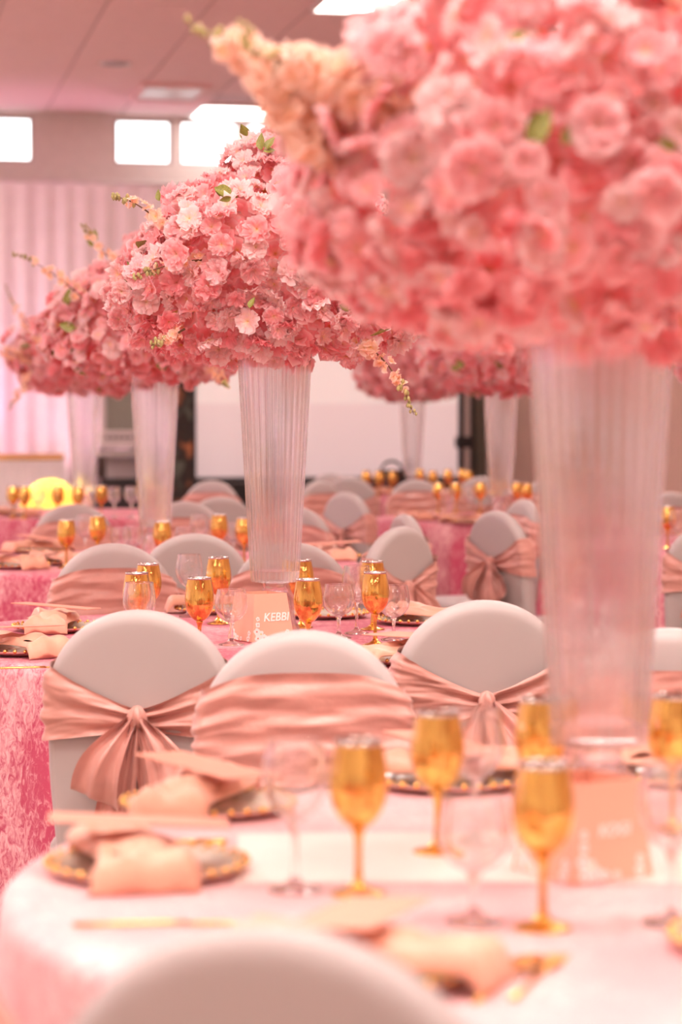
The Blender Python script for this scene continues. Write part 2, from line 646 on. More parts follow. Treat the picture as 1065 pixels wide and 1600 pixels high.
def sash_mesh(seed):
    # band wrapped round the backrest, gathered to a knot in the middle of the back
    prof = []
    K = 20
    for k in range(K + 1):
        a = math.sin(k / K * PI / 2)
        prof.append((a, -(1 - a ** 30) ** 0.5, 'b'))
    for k in range(1, 2 * K):
        a = math.cos(k / (2 * K) * PI)
        prof.append((a, (1 - abs(a) ** 30) ** 0.5, 'f'))
    for k in range(K + 1):
        a = -math.cos(k / K * PI / 2)
        prof.append((a, -(1 - abs(a) ** 30) ** 0.5, 'b'))
    NV = 46
    V = []
    for (a, b, side) in prof:
        e = abs(a)
        if side == 'f':
            zc, hh = 0.757 - 0.012 * e ** 4, 0.096 - 0.020 * e ** 4
        else:
            zc = 0.712 + 0.033 * e ** 1.3
            hh = 0.021 + 0.055 * e ** 1.2
        for j in range(NV):
            v = -1 + 2 * j / (NV - 1)
            z = zc + v * hh
            h = hw(z)
            if side == 'f':
                w = 0.0022 * math.sin(v * 12 + 1.2 * math.sin(a * 3 + seed) + 2.0 * noise.noise((a * 1.4, v * 2, seed)))
                w += 0.006 * noise.noise((a * 2.0, v * 4.0, seed * 3.1)) + 0.0085 * (0.35 - abs(noise.noise((a * 1.7 + 3, v * 4.2 + a * 0.8, seed * 5.3)))) + 0.004 * (0.3 - abs(noise.noise((a * 4.0, v * 8.0 - a * 2, seed * 2.3))))
            else:
                g = 1 - e
                w = 0.006 * (0.25 + g) * math.sin(v * 8 + seed * (1 if a > 0 else 2)) + 0.006 * noise.noise((a * 3.0, v * 4.0, seed * 7.7)) + 0.007 * (0.3 - abs(noise.noise((a * 3.0, v * 5.0 + 4 * e, seed * 4.1))))
            off = 0.0110 + w
            x = a * (h + off)
            y = b * (CH_T + off) + lean(z)
            V.append((x, y, z))
    me = mesh('sash', V, grid_faces(len(prof), NV), M['sash'])
    return me


def ribbon(path, width, axis, pleat, nw=21):
    V = []
    n = len(path)
    for i, p in enumerate(path):
        for j in range(nw):
            q = -0.5 + j / (nw - 1)
            V.append(Vector(p) + Vector(axis(i / (n - 1))) * (q * width(i / (n - 1))) + Vector((0, pleat(i / (n - 1), q), 0)))
    return V, grid_faces(n, nw)


def bow_parts(seed):
    rng = random.Random(seed)
    res = []
    yb = -CH_T - 0.016 + lean(0.712)
    z0 = 0.718
    # knot
    V = []
    nu, nv = 36, 14
    for i in range(nu):
        th = 2 * PI * i / nu
        for j in range(nv):
            ph = PI * j / (nv - 1)
            r = 1 + 0.20 * math.sin(5 * th + 2 + 1.5 * math.cos(ph)) * math.sin(ph) + 0.10 * math.sin(9 * th)
            V.append((0.017 * r * math.sin(ph) * math.cos(th), yb - 0.006 + 0.018 * r * math.sin(ph) * math.sin(th), z0 + 0.024 * math.cos(ph)))
    res.append(('knot', weld(mesh('knot', V, grid_faces(nu, nv, True), M['sash']), 1e-4)))
    for sgn in (-1, 1):
        dx = sgn * (0.062 + 0.012 * rng.random())
        Lg = 0.138 + 0.02 * rng.random()
        pa = rng.random() * 6

        def path_pt(s):
            p = math.sin(PI * s) ** 0.75
            rise = 0.030 * math.sin(PI * min(1.0, s * 2.2)) if s < 0.46 else 0.016 * math.sin(PI * min(1.0, (1 - s) * 2.2))
            y = yb - 0.018 - 0.034 * math.cos(PI * s) * math.sin(PI * s) * 1.9 - 0.022 * math.sin(PI * s)
            return (sgn * 0.008 + dx * (p ** 0.85), y, z0 + rise - Lg * p)
        pth = [path_pt(i / 28) for i in range(29)]
        V, Fc = ribbon(pth, lambda s: 0.022 + 0.078 * (math.sin(PI * s) ** 0.7), lambda s: (0.90, 0.05, sgn * 0.42),
                       lambda s, q: (0.013 - 0.004 * math.sin(PI * s)) * math.sin(q * 11 + pa) + 0.014 * noise.noise((q * 3, s * 5, pa)) + 0.012 * (0.3 - abs(noise.noise((q * 5 + 2, s * 6, pa)))) + 0.030 * (abs(q) ** 2) * math.sin(PI * s))
        res.append(('loop', mesh('loop', V, Fc, M['sash'])))
    for sgn in (-1, 1):
        Lg = 0.24 + 0.03 * rng.random()
        dx = sgn * (0.034 + 0.01 * rng.random())
        pa = rng.random() * 6
        pth = [(sgn * 0.006 + dx * math.sin(PI / 2 * i / 18), yb - 0.010 - 0.012 * math.sin(PI * i / 18) + (0.008 * i / 18), z0 - 0.008 - Lg * (i / 18)) for i in range(19)]
        V, Fc = ribbon(pth, lambda s: 0.022 + 0.075 * s ** 0.7, lambda s: (0.97, 0.0, sgn * 0.16 * s),
                       lambda s, q: (0.007 + 0.004 * s) * math.sin(q * 13 + pa) + 0.010 * noise.noise((q * 4, s * 4, pa)))
        res.append(('tail', mesh('tail', V, Fc, M['sash'])))
    return res


BACK, SKIRT = backrest_mesh(), skirt_mesh()
# a few stretch wrinkles are part of the cloth near the edge
SEAT = box_mesh('seat', -0.190, 0.190, 0.0, 0.385, 0.405, 0.475, M['spandex'], 0.028, 4)
SEAT.polygons.foreach_set('use_smooth', [True] * len(SEAT.polygons))
FOOT = mesh('foot', *lathe([(0, 0), (0.02, 0), (0.022, 0.01), (0.016, 0.05), (0, 0.05)], 12), M['white_metal'])


def chair_proto(seed):
    t = thing('banquet_chair', 'x', 'chair')
    part('backrest', BACK, t)
    part('seat', SEAT, t)
    part('skirt', SKIRT, t)
    for (x, y) in ((-0.185, 0.02), (0.185, 0.02), (-0.188, 0.365), (0.188, 0.365)):
        part('foot', FOOT, t, (x, y, 0))
    s = part('sash', sash_mesh(seed), t, label='dusty rose satin sash')
    b = None
    for nm, me in bow_parts(seed):
        if nm == 'knot':
            b = part('bow', me, t, label='dusty rose satin bow')
        else:
            part(nm, me, b)
    return t


PROTO = [chair_proto(1), chair_proto(5)]
used = [False, False]
nch = [0]
PLACED = []


def chair(x, y, tx, ty, label, rz=None, dz=0):
    """backrest at x, y; the seat looks towards tx, ty"""
    r = math.atan2(ty - y, tx - x) - PI / 2 if rz is None else rz
    PLACED.append((x, y, r))
    i = nch[0] % 2
    nch[0] += 1
    if not used[i]:
        used[i] = True
        p = PROTO[i]
        p.location = (x, y, 0)
        p.rotation_euler = (0, 0, r)
        p['label'] = label
        p['group'] = 'covered banquet chairs'
        return p
    return dup(PROTO[i], (x, y, 0), r, label, 'covered banquet chairs')


# ------------------------------------------------------------------ tables
TZ = 0.76


def cloth_mesh(seed, R=0.82, mat=None, nth=240, near=()):
    prof = [(0.0, 0), (0.3, 0), (0.6, 0), (0.74, 0), (R - 0.03, 0), (R - 0.012, -0.002), (R - 0.003, -0.010), (R, -0.03), (R, -0.10), (R, -0.19), (R, -0.26), (R, -0.38), (R, -0.55), (R, -0.755)]
    V, RR = [], []
    for i in range(nth):
        th = 2 * PI * i / nth
        f = math.sin(th * 13 + seed) * 0.6 + math.sin(th * 21 + 2 * seed + math.sin(th * 3)) * 0.4
        for (r, z) in prof:
            d = max(0.0, -z - 0.03) / 0.73
            rr = r + (0.08 * d ** 0.8 * (0.45 + 0.55 * f) if d > 0 else 0)
            if d > 0:
                # pushed in where a seat stands under the edge
                for (cx, cy, rz) in near:
                    lim = rr
                    for _ in range(60):
                        x, y = lim * math.cos(th) - cx, lim * math.sin(th) - cy
                        lx = x * math.cos(rz) + y * math.sin(rz)
                        ly = -x * math.sin(rz) + y * math.cos(rz)
                        if abs(lx) < 0.235 and -0.08 < ly < 0.415:
                            lim -= 0.012
                        else:
                            break
                    if lim < rr:
                        rr = rr + (lim - rr) * min(1.0, d * 3.2)
            RR.append(rr)
    npf = len(prof)
    for i in range(nth):
        th = 2 * PI * i / nth
        for j in range(npf):
            rr = min(RR[((i + k) % nth) * npf + j] for k in ((-1, 0, 1) if j > 7 else (0,)))
            V.append((rr * math.cos(th), rr * math.sin(th), TZ + prof[j][1]))
    return weld(mesh('tablecloth', V, grid_faces(nth, len(prof), True), mat or M['velvet']), 1e-6)


T = {1: (0.41, 2.79), 2: (-0.23, 5.88), 3: (-0.75, 9.0), 4: (0.98, 12.95), 5: (-1.46, 13.6), 6: (0.50, 17.4), 7: (1.78, 10.3)}
TL = {1: 'pink crushed velvet cloth painted as brightly lit over the near table under the big vase',
      2: 'deep pink crushed velvet cloth over the table with the sharp lettered card',
      3: 'pink velvet cloth over the table under the third vase',
      4: 'plain hanging pink cloth over the table below the projector screen',
      5: 'pink cloth over the farthest table by the yellow lit chair',
      6: 'pink cloth over the table with the black bag just before the projector screen',
      7: 'pink cloth over the table mostly hidden behind the big near vase'}

# ------------------------------------------------------------------ vases
def vase_meshes():
    fl = lambda th, j: 1.0
    nfl = 32
    n = nfl * 8
    H0, H1 = 0.122, 0.730
    out, inn = [], []
    K = 12
    for k in range(K + 1):
        q = k / K
        z = H0 + 0.012 + (H1 - H0 - 0.012) * q
        r = 0.0600 + 0.034 * q ** 0.95
        out.append((r, z))
    prof = [(0, H0), (0.040, H0), (0.0585, H0 + 0.003)] + out + [(0.0915, H1 + 0.003)]
    for k in range(K, -1, -1):
        q = k / K
        z = H0 + 0.030 + (H1 - H0 - 0.030) * q
        r = 0.0600 + 0.034 * q ** 0.95 - 0.0050
        prof.append((r, z))
    prof += [(0, H0 + 0.026)]
    no = len(out) + 3

    def rf(th, j):
        if 2 <= j < no + 1:
            return 1.0 + 0.013 * math.cos(th * nfl)
        return 1.0
    v, f = lathe(prof, n, rf)
    body = weld(mesh('body', v, f, M['vase']), 1e-6)
    smooth_angle(body, 55)
    pf = [(0.030, 0.1215), (0.029, 0.112), (0.0335, 0.100), (0.043, 0.085), (0.047, 0.060), (0.052, 0.030), (0.062, 0.008), (0.064, 0.0), (0.058, 0.0), (0.047, 0.028), (0.041, 0.058), (0.036, 0.083), (0.026, 0.097), (0.0, 0.100)]
    pf = [(0.0, 0.1215)] + pf
    v, f = lathe(pf, 48)
    foot = weld(mesh('foot', v, f, M['vase']), 1e-6)
    smooth_angle(foot, 50)
    return body, foot


VB, VF = vase_meshes()
VASES = {}


def vase(key, px, Y, label):
    x = (px - 532.5) / F * Y
    o = thing('vase', label, 'vase', (x, Y, TZ + 0.001), 0.1 * key, 'tall fluted glass vases')
    part('body', VB, o)
    part('foot', VF, o)
    VASES[key] = Vector((x, Y, TZ + 0.001 + 0.730))
    return o


vase(1, 937, 3.00, 'big blurred clear fluted vase on the near table')
vase(2, 429, 6.02, 'tall clear fluted vase in sharp focus behind the lettered card')
vase(3, 242, 9.17, 'clear fluted vase catching purple light, third from the camera')
vase(4, 782, 12.9, 'faint clear fluted vase on the table before the beige wall')
vase(5, 131, 13.6, 'far clear fluted vase beside the yellow lit chair')
vase(6, 644, 17.6, 'farthest small clear vase before the projector screen')
vase(7, 1186, 10.3, 'clear vase beyond the right edge beside the near vase')


# ------------------------------------------------------------------ flowers
def blossom(seed, layers, nu=4, nv=4, ruffle=0.21):
    """unit radius double blossom; layers: (petals, length, lift angle)"""
    rng = random.Random(seed)
    V, Fc, A = [], [], []
    for li, (np_, ln, lift) in enumerate(layers):
        off = rng.random() * 6
        for p in range(np_):
            th = off + 2 * PI * p / np_ + rng.uniform(-0.15, 0.15)
            L_ = ln * rng.uniform(0.85, 1.1)
            lf = lift + rng.uniform(-0.18, 0.18)
            W = L_ * rng.uniform(0.36, 0.50)
            ph = rng.random() * 6
            b = len(V)
            er = Vector((math.cos(th), math.sin(th), 0))
            et = Vector((-math.sin(th), math.cos(th), 0))
            roll = rng.uniform(-0.25, 0.25)
            for i in range(nu + 1):
                u = -1 + 2 * i / nu
                for j in range(nv + 1):
                    v = j / nv
                    w = W * (0.22 + 0.78 * math.sin(min(1.0, v * 1.18) * PI * 0.56) ** 1.1)
                    notch = 1 - 0.12 * (abs(u) ** 3) * v + (rng.uniform(-0.13, 0.06) if j == nv else 0)
                    s = L_ * v * notch
                    ang = lf - 0.55 * v * v
                    z = s * math.sin(lf) * (1 - 0.38 * v) + 0.10 * L_ * u * u * v
                    z += ruffle * L_ * v * v * math.sin(u * 4.6 + ph) * 1.1 + roll * u * L_ * 0.4 * v
                    r = s * math.cos(ang)
                    V.append(er * r + et * (u * w) + Vector((0, 0, z - 0.12)))
                    A.append(min(1.0, v * (0.55 + 0.45 * ln)))
            for i in range(nu):
                for j in range(nv):
                    q = b + i * (nv + 1) + j
                    Fc.append((q, q + nv + 1, q + nv + 2, q + 1))
    return V, Fc, A


BIG = [[(9, 1.0, 0.30), (9, 0.88, 0.62), (8, 0.70, 0.95), (6, 0.48, 1.2)],
       [(8, 1.0, 0.20), (8, 0.86, 0.55), (7, 0.64, 0.95), (4, 0.4, 1.2)],
       [(9, 1.0, 0.50), (8, 0.92, 0.80), (8, 0.80, 1.1), (6, 0.58, 1.3)],
       [(6, 1.0, 0.15), (6, 0.80, 0.5), (5, 0.5, 0.9)]]
BM = []
for vi, ly in enumerate(BIG):
    for mi_, mt in enumerate((PINK, PALE, ROSE)):
        v, f, a = blossom(10 + vi * 3 + mi_, ly, 4, 4)
        BM.append(mesh('blossom', v, f, mt, attr=a))
SM = []
for vi in range(3):
    v, f, a = blossom(40 + vi, [(5, 1.0, 0.3), (3, 0.6, 0.8)], 2, 3)
    SM.append(mesh('small_blossom', v, f, PEACH, attr=a))
LOW = [blossom(70 + k, [(6, 1.0, 0.3), (5, 0.75, 0.75)], 2, 2) for k in range(3)]


def leaf_mesh():
    V = []
    for i in range(9):
        q = i / 8
        w = 0.30 * math.sin(PI * q ** 0.8) * (1 - 0.25 * q)
        for j in range(5):
            u = -1 + j / 2
            V.append((q, u * w, 0.16 * abs(u) * w / 0.3 - 0.22 * q * q + 0.03 * math.sin(q * 9) * abs(u)))
    me = mesh('leaf', V, grid_faces(9, 5), M['leaf'])
    return me


LEAF = leaf_mesh()


def rot_to(nrm, spin):
    q = Vector((0, 0, 1)).rotation_difference(Vector(nrm).normalized())
    return (q.to_matrix() @ Matrix.Rotation(spin, 3, 'Z')).to_euler()


BH = 0.50
PROFILE = ((-0.10, 0.06), (-0.06, 0.17), (-0.02, 0.29), (0.03, 0.36), (0.10, 0.38), (0.18, 0.375), (0.26, 0.345), (0.32, 0.30), (0.36, 0.235), (0.385, 0.15), (0.42, 0.125), (0.46, 0.10), (0.485, 0.06), (0.505, 0.0))


def radius(h, th, sd):
    """outline of the flower mass at height h over the vase rim"""
    r = 0.0
    for (a, b), (c, d) in zip(PROFILE, PROFILE[1:]):
        if a <= h <= c:
            r = b + (d - b) * (h - a) / (c - a)
            break
    return r * (1 + 0.22 * noise.noise((math.cos(th) * 1.5, math.sin(th) * 1.5, h * 4 + sd * 3.3)))


def arrangement(key, label, n_parts, n_surf, bsize, leaves, sprays, seed, n_rand_leaf=8, LOWH=-0.06, drop=0.0):
    LOWH -= drop
    rng = random.Random(seed)
    base = VASES[key]
    o = thing('flower_arrangement', label, 'flowers', base + Vector((0, 0, 0.004)), 0, 'pink blossom centrepieces')
    v, f = lathe([(0, 0.0), (0.088, 0.0), (0.11, 0.04), (0.11, 0.12), (0.07, 0.24), (0, 0.28)], 24)
    part('foam_core', weld(mesh('foam_core', v, f, M['foam'])), o)
    pts = []
    ga = PI * (3 - math.sqrt(5))
    # area weighted heights
    hs = [LOWH + (BH - LOWH) * k / 200 for k in range(201)]
    ws = [max(0.05, radius(h + drop, 0.3, seed)) + (0.20 if h < 0.0 else 0) + (0.06 if h > 0.40 else 0) for h in hs]
    tot = sum(ws)
    cum, c = [], 0
    for w in ws:
        c += w
        cum.append(c / tot)
    for k in range(n_surf):
        u = (k + rng.random()) / n_surf
        ii = next(i for i, c in enumerate(cum) if c >= u)
        h = hs[ii] + rng.uniform(-0.015, 0.015)
        th = k * ga + rng.uniform(-0.1, 0.1)
        r = radius(h + drop, th, seed) * rng.uniform(0.88, 1.07)
        slope = (radius(h + drop + 0.02, th, seed) - radius(h + drop - 0.02, th, seed)) / 0.04
        nrm = Vector((math.cos(th), math.sin(th), -max(-3.5, min(3.0, slope)))).normalized()
        pts.append((Vector((r * math.cos(th), r * math.sin(th), h)), nrm))
    to_cam = (Vector((0, 0, HC)) - base).normalized()
    pts.sort(key=lambda p: -(p[0].dot(to_cam) + 0.05 * p[1].dot(to_cam)))
    for k, (p, nrm) in enumerate(pts[:n_parts]):
        jn = (nrm + Vector((rng.uniform(-1, 1), rng.uniform(-1, 1), rng.uniform(-0.8, 1))) * 0.75).normalized()
        u = rng.random()
        mi_ = 1 if u < 0.38 else (2 if u > 0.88 else 0)
        if p.z < 0.02 and rng.random() < 0.3:
            mi_ = 2
        me = BM[rng.randrange(4) * 3 + mi_]
        part('blossom', me, o, p, rot_to(jn, rng.random() * 6), bsize * rng.uniform(0.68, 1.22))
    # the rest of the outer blossoms and the deep ones inside, joined
    rest = [(p, nr, 1.0) for p, nr in pts[n_parts:]]
    for k in range(330 if key > 2 else 520):
        h = rng.uniform(LOWH + 0.02, BH * 0.93)
        th = rng.random() * 2 * PI
        r = max(0, radius(h + drop, th, seed) - rng.uniform(0.035, 0.09))
        rest.append((Vector((r * math.cos(th), r * math.sin(th), h)), Vector((math.cos(th), math.sin(th), rng.uniform(-0.3, 0.8))).normalized(), 1.05))
    V, Fc, A, MI = [], [], [], []
    for p, nr, sc in rest:
        v, f, a = LOW[rng.randrange(3)]
        Rm = rot_to((nr + Vector((rng.uniform(-1, 1), rng.uniform(-1, 1), rng.uniform(-1, 1))) * 0.4).normalized(), rng.random() * 6).to_matrix() * (bsize * sc * rng.uniform(0.85, 1.2))
        b = len(V)
        V += [p + Rm @ x for x in v]
        Fc += [tuple(b + i for i in q) for q in f]
        A += a
        m_ = 1 if rng.random() < 0.4 else 0
        MI += [m_] * len(f)
    io = part('inner_blossoms', mesh('inner_blossoms', V, Fc, None, attr=A, mats=[PINK, ROSE], mi=MI), o)
    io['kind'] = 'stuff'

    def front(dx, dz):
        r = radius(dz + drop, -PI / 2, seed) * 1.02
        return Vector((dx, -math.sqrt(max(0.0, r * r - dx * dx)), dz))
    for (dx, dz, ang, sz, tilt) in leaves:
        p = front(dx, dz)
        e = Matrix.Rotation(tilt, 3, 'X') @ Matrix.Rotation(-ang, 3, 'Y') @ Matrix.Rotation(PI / 2 - 0.5, 3, 'X')
        part('leaf', LEAF, o, p + Vector((0, -0.02, 0)), e.to_euler(), sz)
    for k in range(n_rand_leaf):
        p, nrm = pts[rng.randrange(int(len(pts) * 0.6))]
        part('leaf', LEAF, o, p + nrm * 0.012, rot_to((nrm + Vector((rng.uniform(-.7, .7), rng.uniform(-.7, .7), rng.uniform(-.7, .7)))).normalized(), rng.random() * 6), rng.uniform(0.05, 0.075))
    for (a, b_, c_, nb, sz) in sprays:
        a, b_, c_ = Vector(a), Vector(b_), Vector(c_)
        P = [(1 - q) ** 2 * a + 2 * q * (1 - q) * b_ + q * q * c_ for q in [i / 10 for i in range(11)]]
        v, f = tube(P, [0.003 - 0.0022 * i / 10 for i in range(11)], 5)
        s = part('flower_spray', mesh('flower_spray', v, f, M['stem']), o, label='peach flower spray with green bud tip')
        for k in range(nb):
            q = 0.05 + 0.72 * k / nb
            i0 = min(9, int(q * 10))
            p = P[i0].lerp(P[i0 + 1], q * 10 - i0)
            d = Vector((rng.uniform(-1, 1), rng.uniform(-1, 0.5), rng.uniform(-1, 1))).normalized()
            zz = sz * (1.15 - 0.6 * q)
            part('small_blossom', SM[rng.randrange(3)], s, p + d * zz * 0.9, rot_to(d, rng.random() * 6), zz)
        buds = []
        for k in range(16):
            q = 0.70 + 0.30 * k / 15
            i0 = min(9, int(q * 10))
            p = P[i0].lerp(P[i0 + 1], q * 10 - i0)
            d = Vector((rng.uniform(-1, 1), rng.uniform(-1, 1), rng.uniform(-1, 1))).normalized()
            rr = 0.007 * (1.5 - q)
            vv, ff = lathe([(0, -rr * 1.4), (rr, -rr * 0.3), (rr * 0.7, rr), (0, rr * 1.6)], 6)
            buds.append(([Vector(x) + p + d * 0.011 * (1.4 - q) * 1.5 for x in vv], ff))
        v, f = join(buds)
        bo = part('buds', mesh('buds', v, f, M['bud']), s)
        bo['kind'] = 'stuff'
    return o


def rel(px, py, key):
    """offset of a photograph point from the rim centre, in the plane through the vase"""
    b = VASES[key]
    p = at(px, py, b.y)
    return (p.x - b.x, p.z - b.z - 0.004)


def lf(key, px, py, ang, sz, tilt=0.0):
    dx, dz = rel(px, py, key)
    return (dx, dz, ang, sz, tilt)


def spr(key, p0, p1, p2, nb, sz, y0=-0.25, y1=-0.32):
    a, b, c = (rel(*p, key) for p in (p0, p1, p2))
    return ((a[0], y0, a[1]), (b[0], (y0 + y1) / 2, b[1]), (c[0], y1, c[1]), nb, sz)


R_ = math.radians
arrangement(1, 'huge blurred pink blossom arrangement above the near vase', 300, 680, 0.031,
            [lf(1, 795, 290, R_(75), 0.05), lf(1, 830, 285, R_(40), 0.04), lf(1, 800, 235, R_(-110), 0.035), lf(1, 562, 112, R_(-20), 0.05), lf(1, 640, 12, R_(70), 0.04), lf(1, 888, 32, R_(0), 0.04),
             lf(1, 928, 22, R_(-20), 0.04), lf(1, 760, 140, R_(30), 0.035), lf(1, 985, 290, R_(160), 0.025)],
            [spr(1, (560, 220), (430, 130), (300, 58), 56, 0.028, -0.10, -0.10), spr(1, (520, 260), (440, 190), (385, 70), 44, 0.028, -0.15, -0.14), spr(1, (640, 210), (520, 160), (400, 110), 50, 0.030, -0.20, -0.15),
             spr(1, (1000, 20), (1060, 90), (1110, 200), 24, 0.024, -0.30, -0.34)], 11, 4, drop=0.05)
arrangement(2, 'pink blossom arrangement in sharp focus on the tall vase behind the lettered card', 300, 520, 0.034,
            [lf(2, 412, 246, R_(95), 0.045), lf(2, 418, 246, R_(60), 0.042), lf(2, 414, 248, R_(10), 0.032), lf(2, 346, 316, R_(-15), 0.060), lf(2, 345, 312, R_(-40), 0.045), lf(2, 222, 430, R_(140), 0.034),
             lf(2, 226, 446, R_(205), 0.042), lf(2, 474, 236, R_(-70), 0.055), lf(2, 530, 486, R_(-25), 0.035), lf(2, 398, 492, R_(70), 0.030), lf(2, 262, 330, R_(100), 0.03), lf(2, 372, 330, R_(200), 0.03)],
            [spr(2, (560, 540), (610, 560), (642, 648), 24, 0.018, -0.20, -0.22), spr(2, (290, 390), (235, 325), (190, 322), 18, 0.019, -0.22, -0.24), spr(2, (330, 420), (290, 420), (226, 446), 16, 0.014, -0.30, -0.33),
             spr(2, (300, 520), (275, 535), (250, 545), 12, 0.016, -0.26, -0.27)], 23, 8)
arrangement(3, 'rose pink blossom arrangement behind the sharp one, on the third vase', 300, 400, 0.038,
            [lf(3, 155, 378, R_(110), 0.05), lf(3, 150, 385, R_(150), 0.04), lf(3, 100, 555, R_(20), 0.06), lf(3, 95, 556, R_(160), 0.05)],
            [spr(3, (200, 430), (160, 390), (144, 362), 14, 0.022), spr(3, (150, 480), (90, 420), (38, 406), 18, 0.022), spr(3, (330, 570), (350, 590), (362, 608), 14, 0.022)], 31, 8)
arrangement(5, 'rose and peach blossom arrangement on the far vase by the yellow chair', 190, 300, 0.042,
            [lf(5, 40, 546, R_(20), 0.07), lf(5, 150, 540, R_(-30), 0.06)],
            [spr(5, (80, 540), (40, 500), (22, 450), 16, 0.026), spr(5, (60, 560), (20, 560), (-10, 530), 22, 0.030), spr(5, (60, 590), (40, 610), (28, 640), 14, 0.026)], 43, 8)
arrangement(4, 'rose blossom arrangement over the faint vase before the beige wall', 190, 300, 0.042,
            [lf(4, 700, 580, R_(20), 0.06), lf(4, 720, 575, R_(150), 0.06)], [spr(4, (740, 560), (715, 540), (690, 520), 12, 0.026)], 57, 8)
arrangement(6, 'smallest farthest blossom arrangement over the screen edge', 130, 260, 0.046, [], [], 61, 6)
arrangement(7, 'pink blossom arrangement cut off by the right edge', 130, 280, 0.042, [], [], 77, 4)


# ------------------------------------------------------------------ glasses
def shell(outer, th):
    """outer profile from the bottom centre up to the rim -> closed shell"""
    inner = [(max(0.0, r - th), z + (th * 1.5 if i == 0 else 0)) for i, (r, z) in enumerate(outer)]
    return outer + inner[::-1]


def curve(pts, n=5):
    """smooth a coarse profile (Catmull-Rom)"""
    P = [Vector((a, b, 0)) for a, b in pts]
    out = []
    for i in range(len(P) - 1):
        p0, p1, p2, p3 = P[max(0, i - 1)], P[i], P[i + 1], P[min(len(P) - 1, i + 2)]
        for k in range(n):
            t_ = k / n
            q = 0.5 * ((2 * p1) + (p2 - p0) * t_ + (2 * p0 - 5 * p1 + 4 * p2 - p3) * t_ * t_ + (3 * p1 - p0 - 3 * p2 + p3) * t_ ** 3)
            out.append((max(0.0, q.x), q.y))
    out.append(pts[-1])
    return out


def glass_proto(name, label, mat, bowl, stem, foot, rim=None):
    o = thing(name, label, 'glass')
    v, f = lathe(shell(curve(bowl), 0.0013), 36)
    part('bowl', weld(mesh('bowl', v, f, mat), 1e-6), o)
    v, f = lathe(curve(stem), 16)
    part('stem', weld(mesh('stem', v, f, mat), 1e-6), o)
    v, f = lathe(foot, 36)
    part('foot', weld(mesh('foot', v, f, mat), 1e-6), o)
    if rim:
        r, z = rim
        v, f = lathe([(r - 0.0022, z - 0.004), (r + 0.0006, z - 0.004), (r + 0.0006, z + 0.0010), (r - 0.0022, z + 0.0010), (r - 0.0022, z - 0.004)], 36)
        part('rim_band', weld(mesh('rim_band', v, f, M['rim']), 1e-6), o, label='silvery rim band')
    return o


FT = [(0, 0), (0.030, 0), (0.0308, 0.0012), (0.028, 0.0028), (0.016, 0.0062), (0.0075, 0.011), (0.005, 0.016), (0, 0.016)]
GOLD = glass_proto('gold_goblet', 'x', M['gold'], [(0, 0.073), (0.008, 0.0745), (0.019, 0.083), (0.0285, 0.098), (0.0328, 0.118), (0.0318, 0.140), (0.0282, 0.160), (0.0262, 0.172)],
                   [(0.0, 0.0150), (0.0050, 0.0155), (0.0042, 0.030), (0.0040, 0.050), (0.0050, 0.064), (0.0080, 0.0735), (0, 0.0738)], FT, (0.0262, 0.172))
WINE = glass_proto('wine_glass', 'x', M['glass'], [(0, 0.078), (0.008, 0.0795), (0.021, 0.088), (0.0325, 0.105), (0.0365, 0.122), (0.0355, 0.142), (0.0325, 0.158), (0.0310, 0.168)],
                   [(0.0, 0.0150), (0.0048, 0.0155), (0.0038, 0.030), (0.0036, 0.052), (0.0046, 0.068), (0.0076, 0.0785), (0, 0.0788)], FT)
GOB = glass_proto('water_goblet', 'x', M['glass'], [(0, 0.053), (0.008, 0.0545), (0.024, 0.062), (0.035, 0.076), (0.0385, 0.092), (0.0375, 0.110), (0.0345, 0.124), (0.0332, 0.131)],
                  [(0.0, 0.0150), (0.0050, 0.0155), (0.0042, 0.026), (0.0040, 0.036), (0.0052, 0.046), (0.0080, 0.0535), (0, 0.0538)], FT)
RIMH = {'g': 0.172, 'w': 0.168, 'c': 0.131}
PR = {'g': GOLD, 'w': WINE, 'c': GOB}
GROUPN = {'g': 'gold goblets', 'w': 'tall clear wine glasses', 'c': 'low clear goblets'}
first = {'g': True, 'w': True, 'c': True}


def glass(kind, px, rim_py, label, group=None):
    z = TZ + 0.001 + RIMH[kind]
    Y = (HC - z) * F / (rim_py - 655.0)
    x = (px - 532.5) / F * Y
    d, k = min((math.hypot(x - T[k][0], Y - T[k][1]), k) for k in T)
    if d > 0.77:
        # slide along the line of sight to the nearest place on a table
        best = None
        for i in range(-60, 61):
            y2 = Y + i * 0.03
            x2 = (px - 532.5) / F * y2
            d2 = min(math.hypot(x2 - T[q][0], y2 - T[q][1]) for q in T)
            if d2 < 0.77 and (best is None or abs(i) < best[0]):
                best = (abs(i), x2, y2)
        if best:
            x, Y = best[1], best[2]
        else:
            cx, cy = T[k]
            x, Y = cx + (x - cx) * 0.75 / d, cy + (Y - cy) * 0.75 / d
    loc = (x, Y, TZ + 0.001)
    if first[kind]:
        first[kind] = False
        o = PR[kind]
        o.location = loc
        tag(o, label, None, group or GROUPN[kind])
        return o
    return dup(PR[kind], loc, (px * 0.37) % 6, label, group or GROUPN[kind])


G = glass
# near table
G('g', 560, 1159, 'leftmost gold goblet of the near table, beside the clear wine glass')
G('g', 684, 1114, 'gold goblet in front of the bow of the second near chair')
G('g', 850, 1195, 'nearest gold goblet, before the peach lettered card and the big vase')
G('g', 845, 1093, 'gold goblet half hidden behind the base of the big near vase')
G('g', 1053, 1088, 'gold goblet cut by the right edge beside the big near vase')
G('w', 460, 1160, 'clear wine glass on the near table between the plates and the first gold goblet')
G('w', 743, 1107, 'clear wine glass just right of the gold goblet before the bow')
G('c', 742, 1250, 'low clear goblet before the taller wine glass near the card')
G('w', 1052, 1196, 'clear wine glass cut by the right edge beside the peach card')
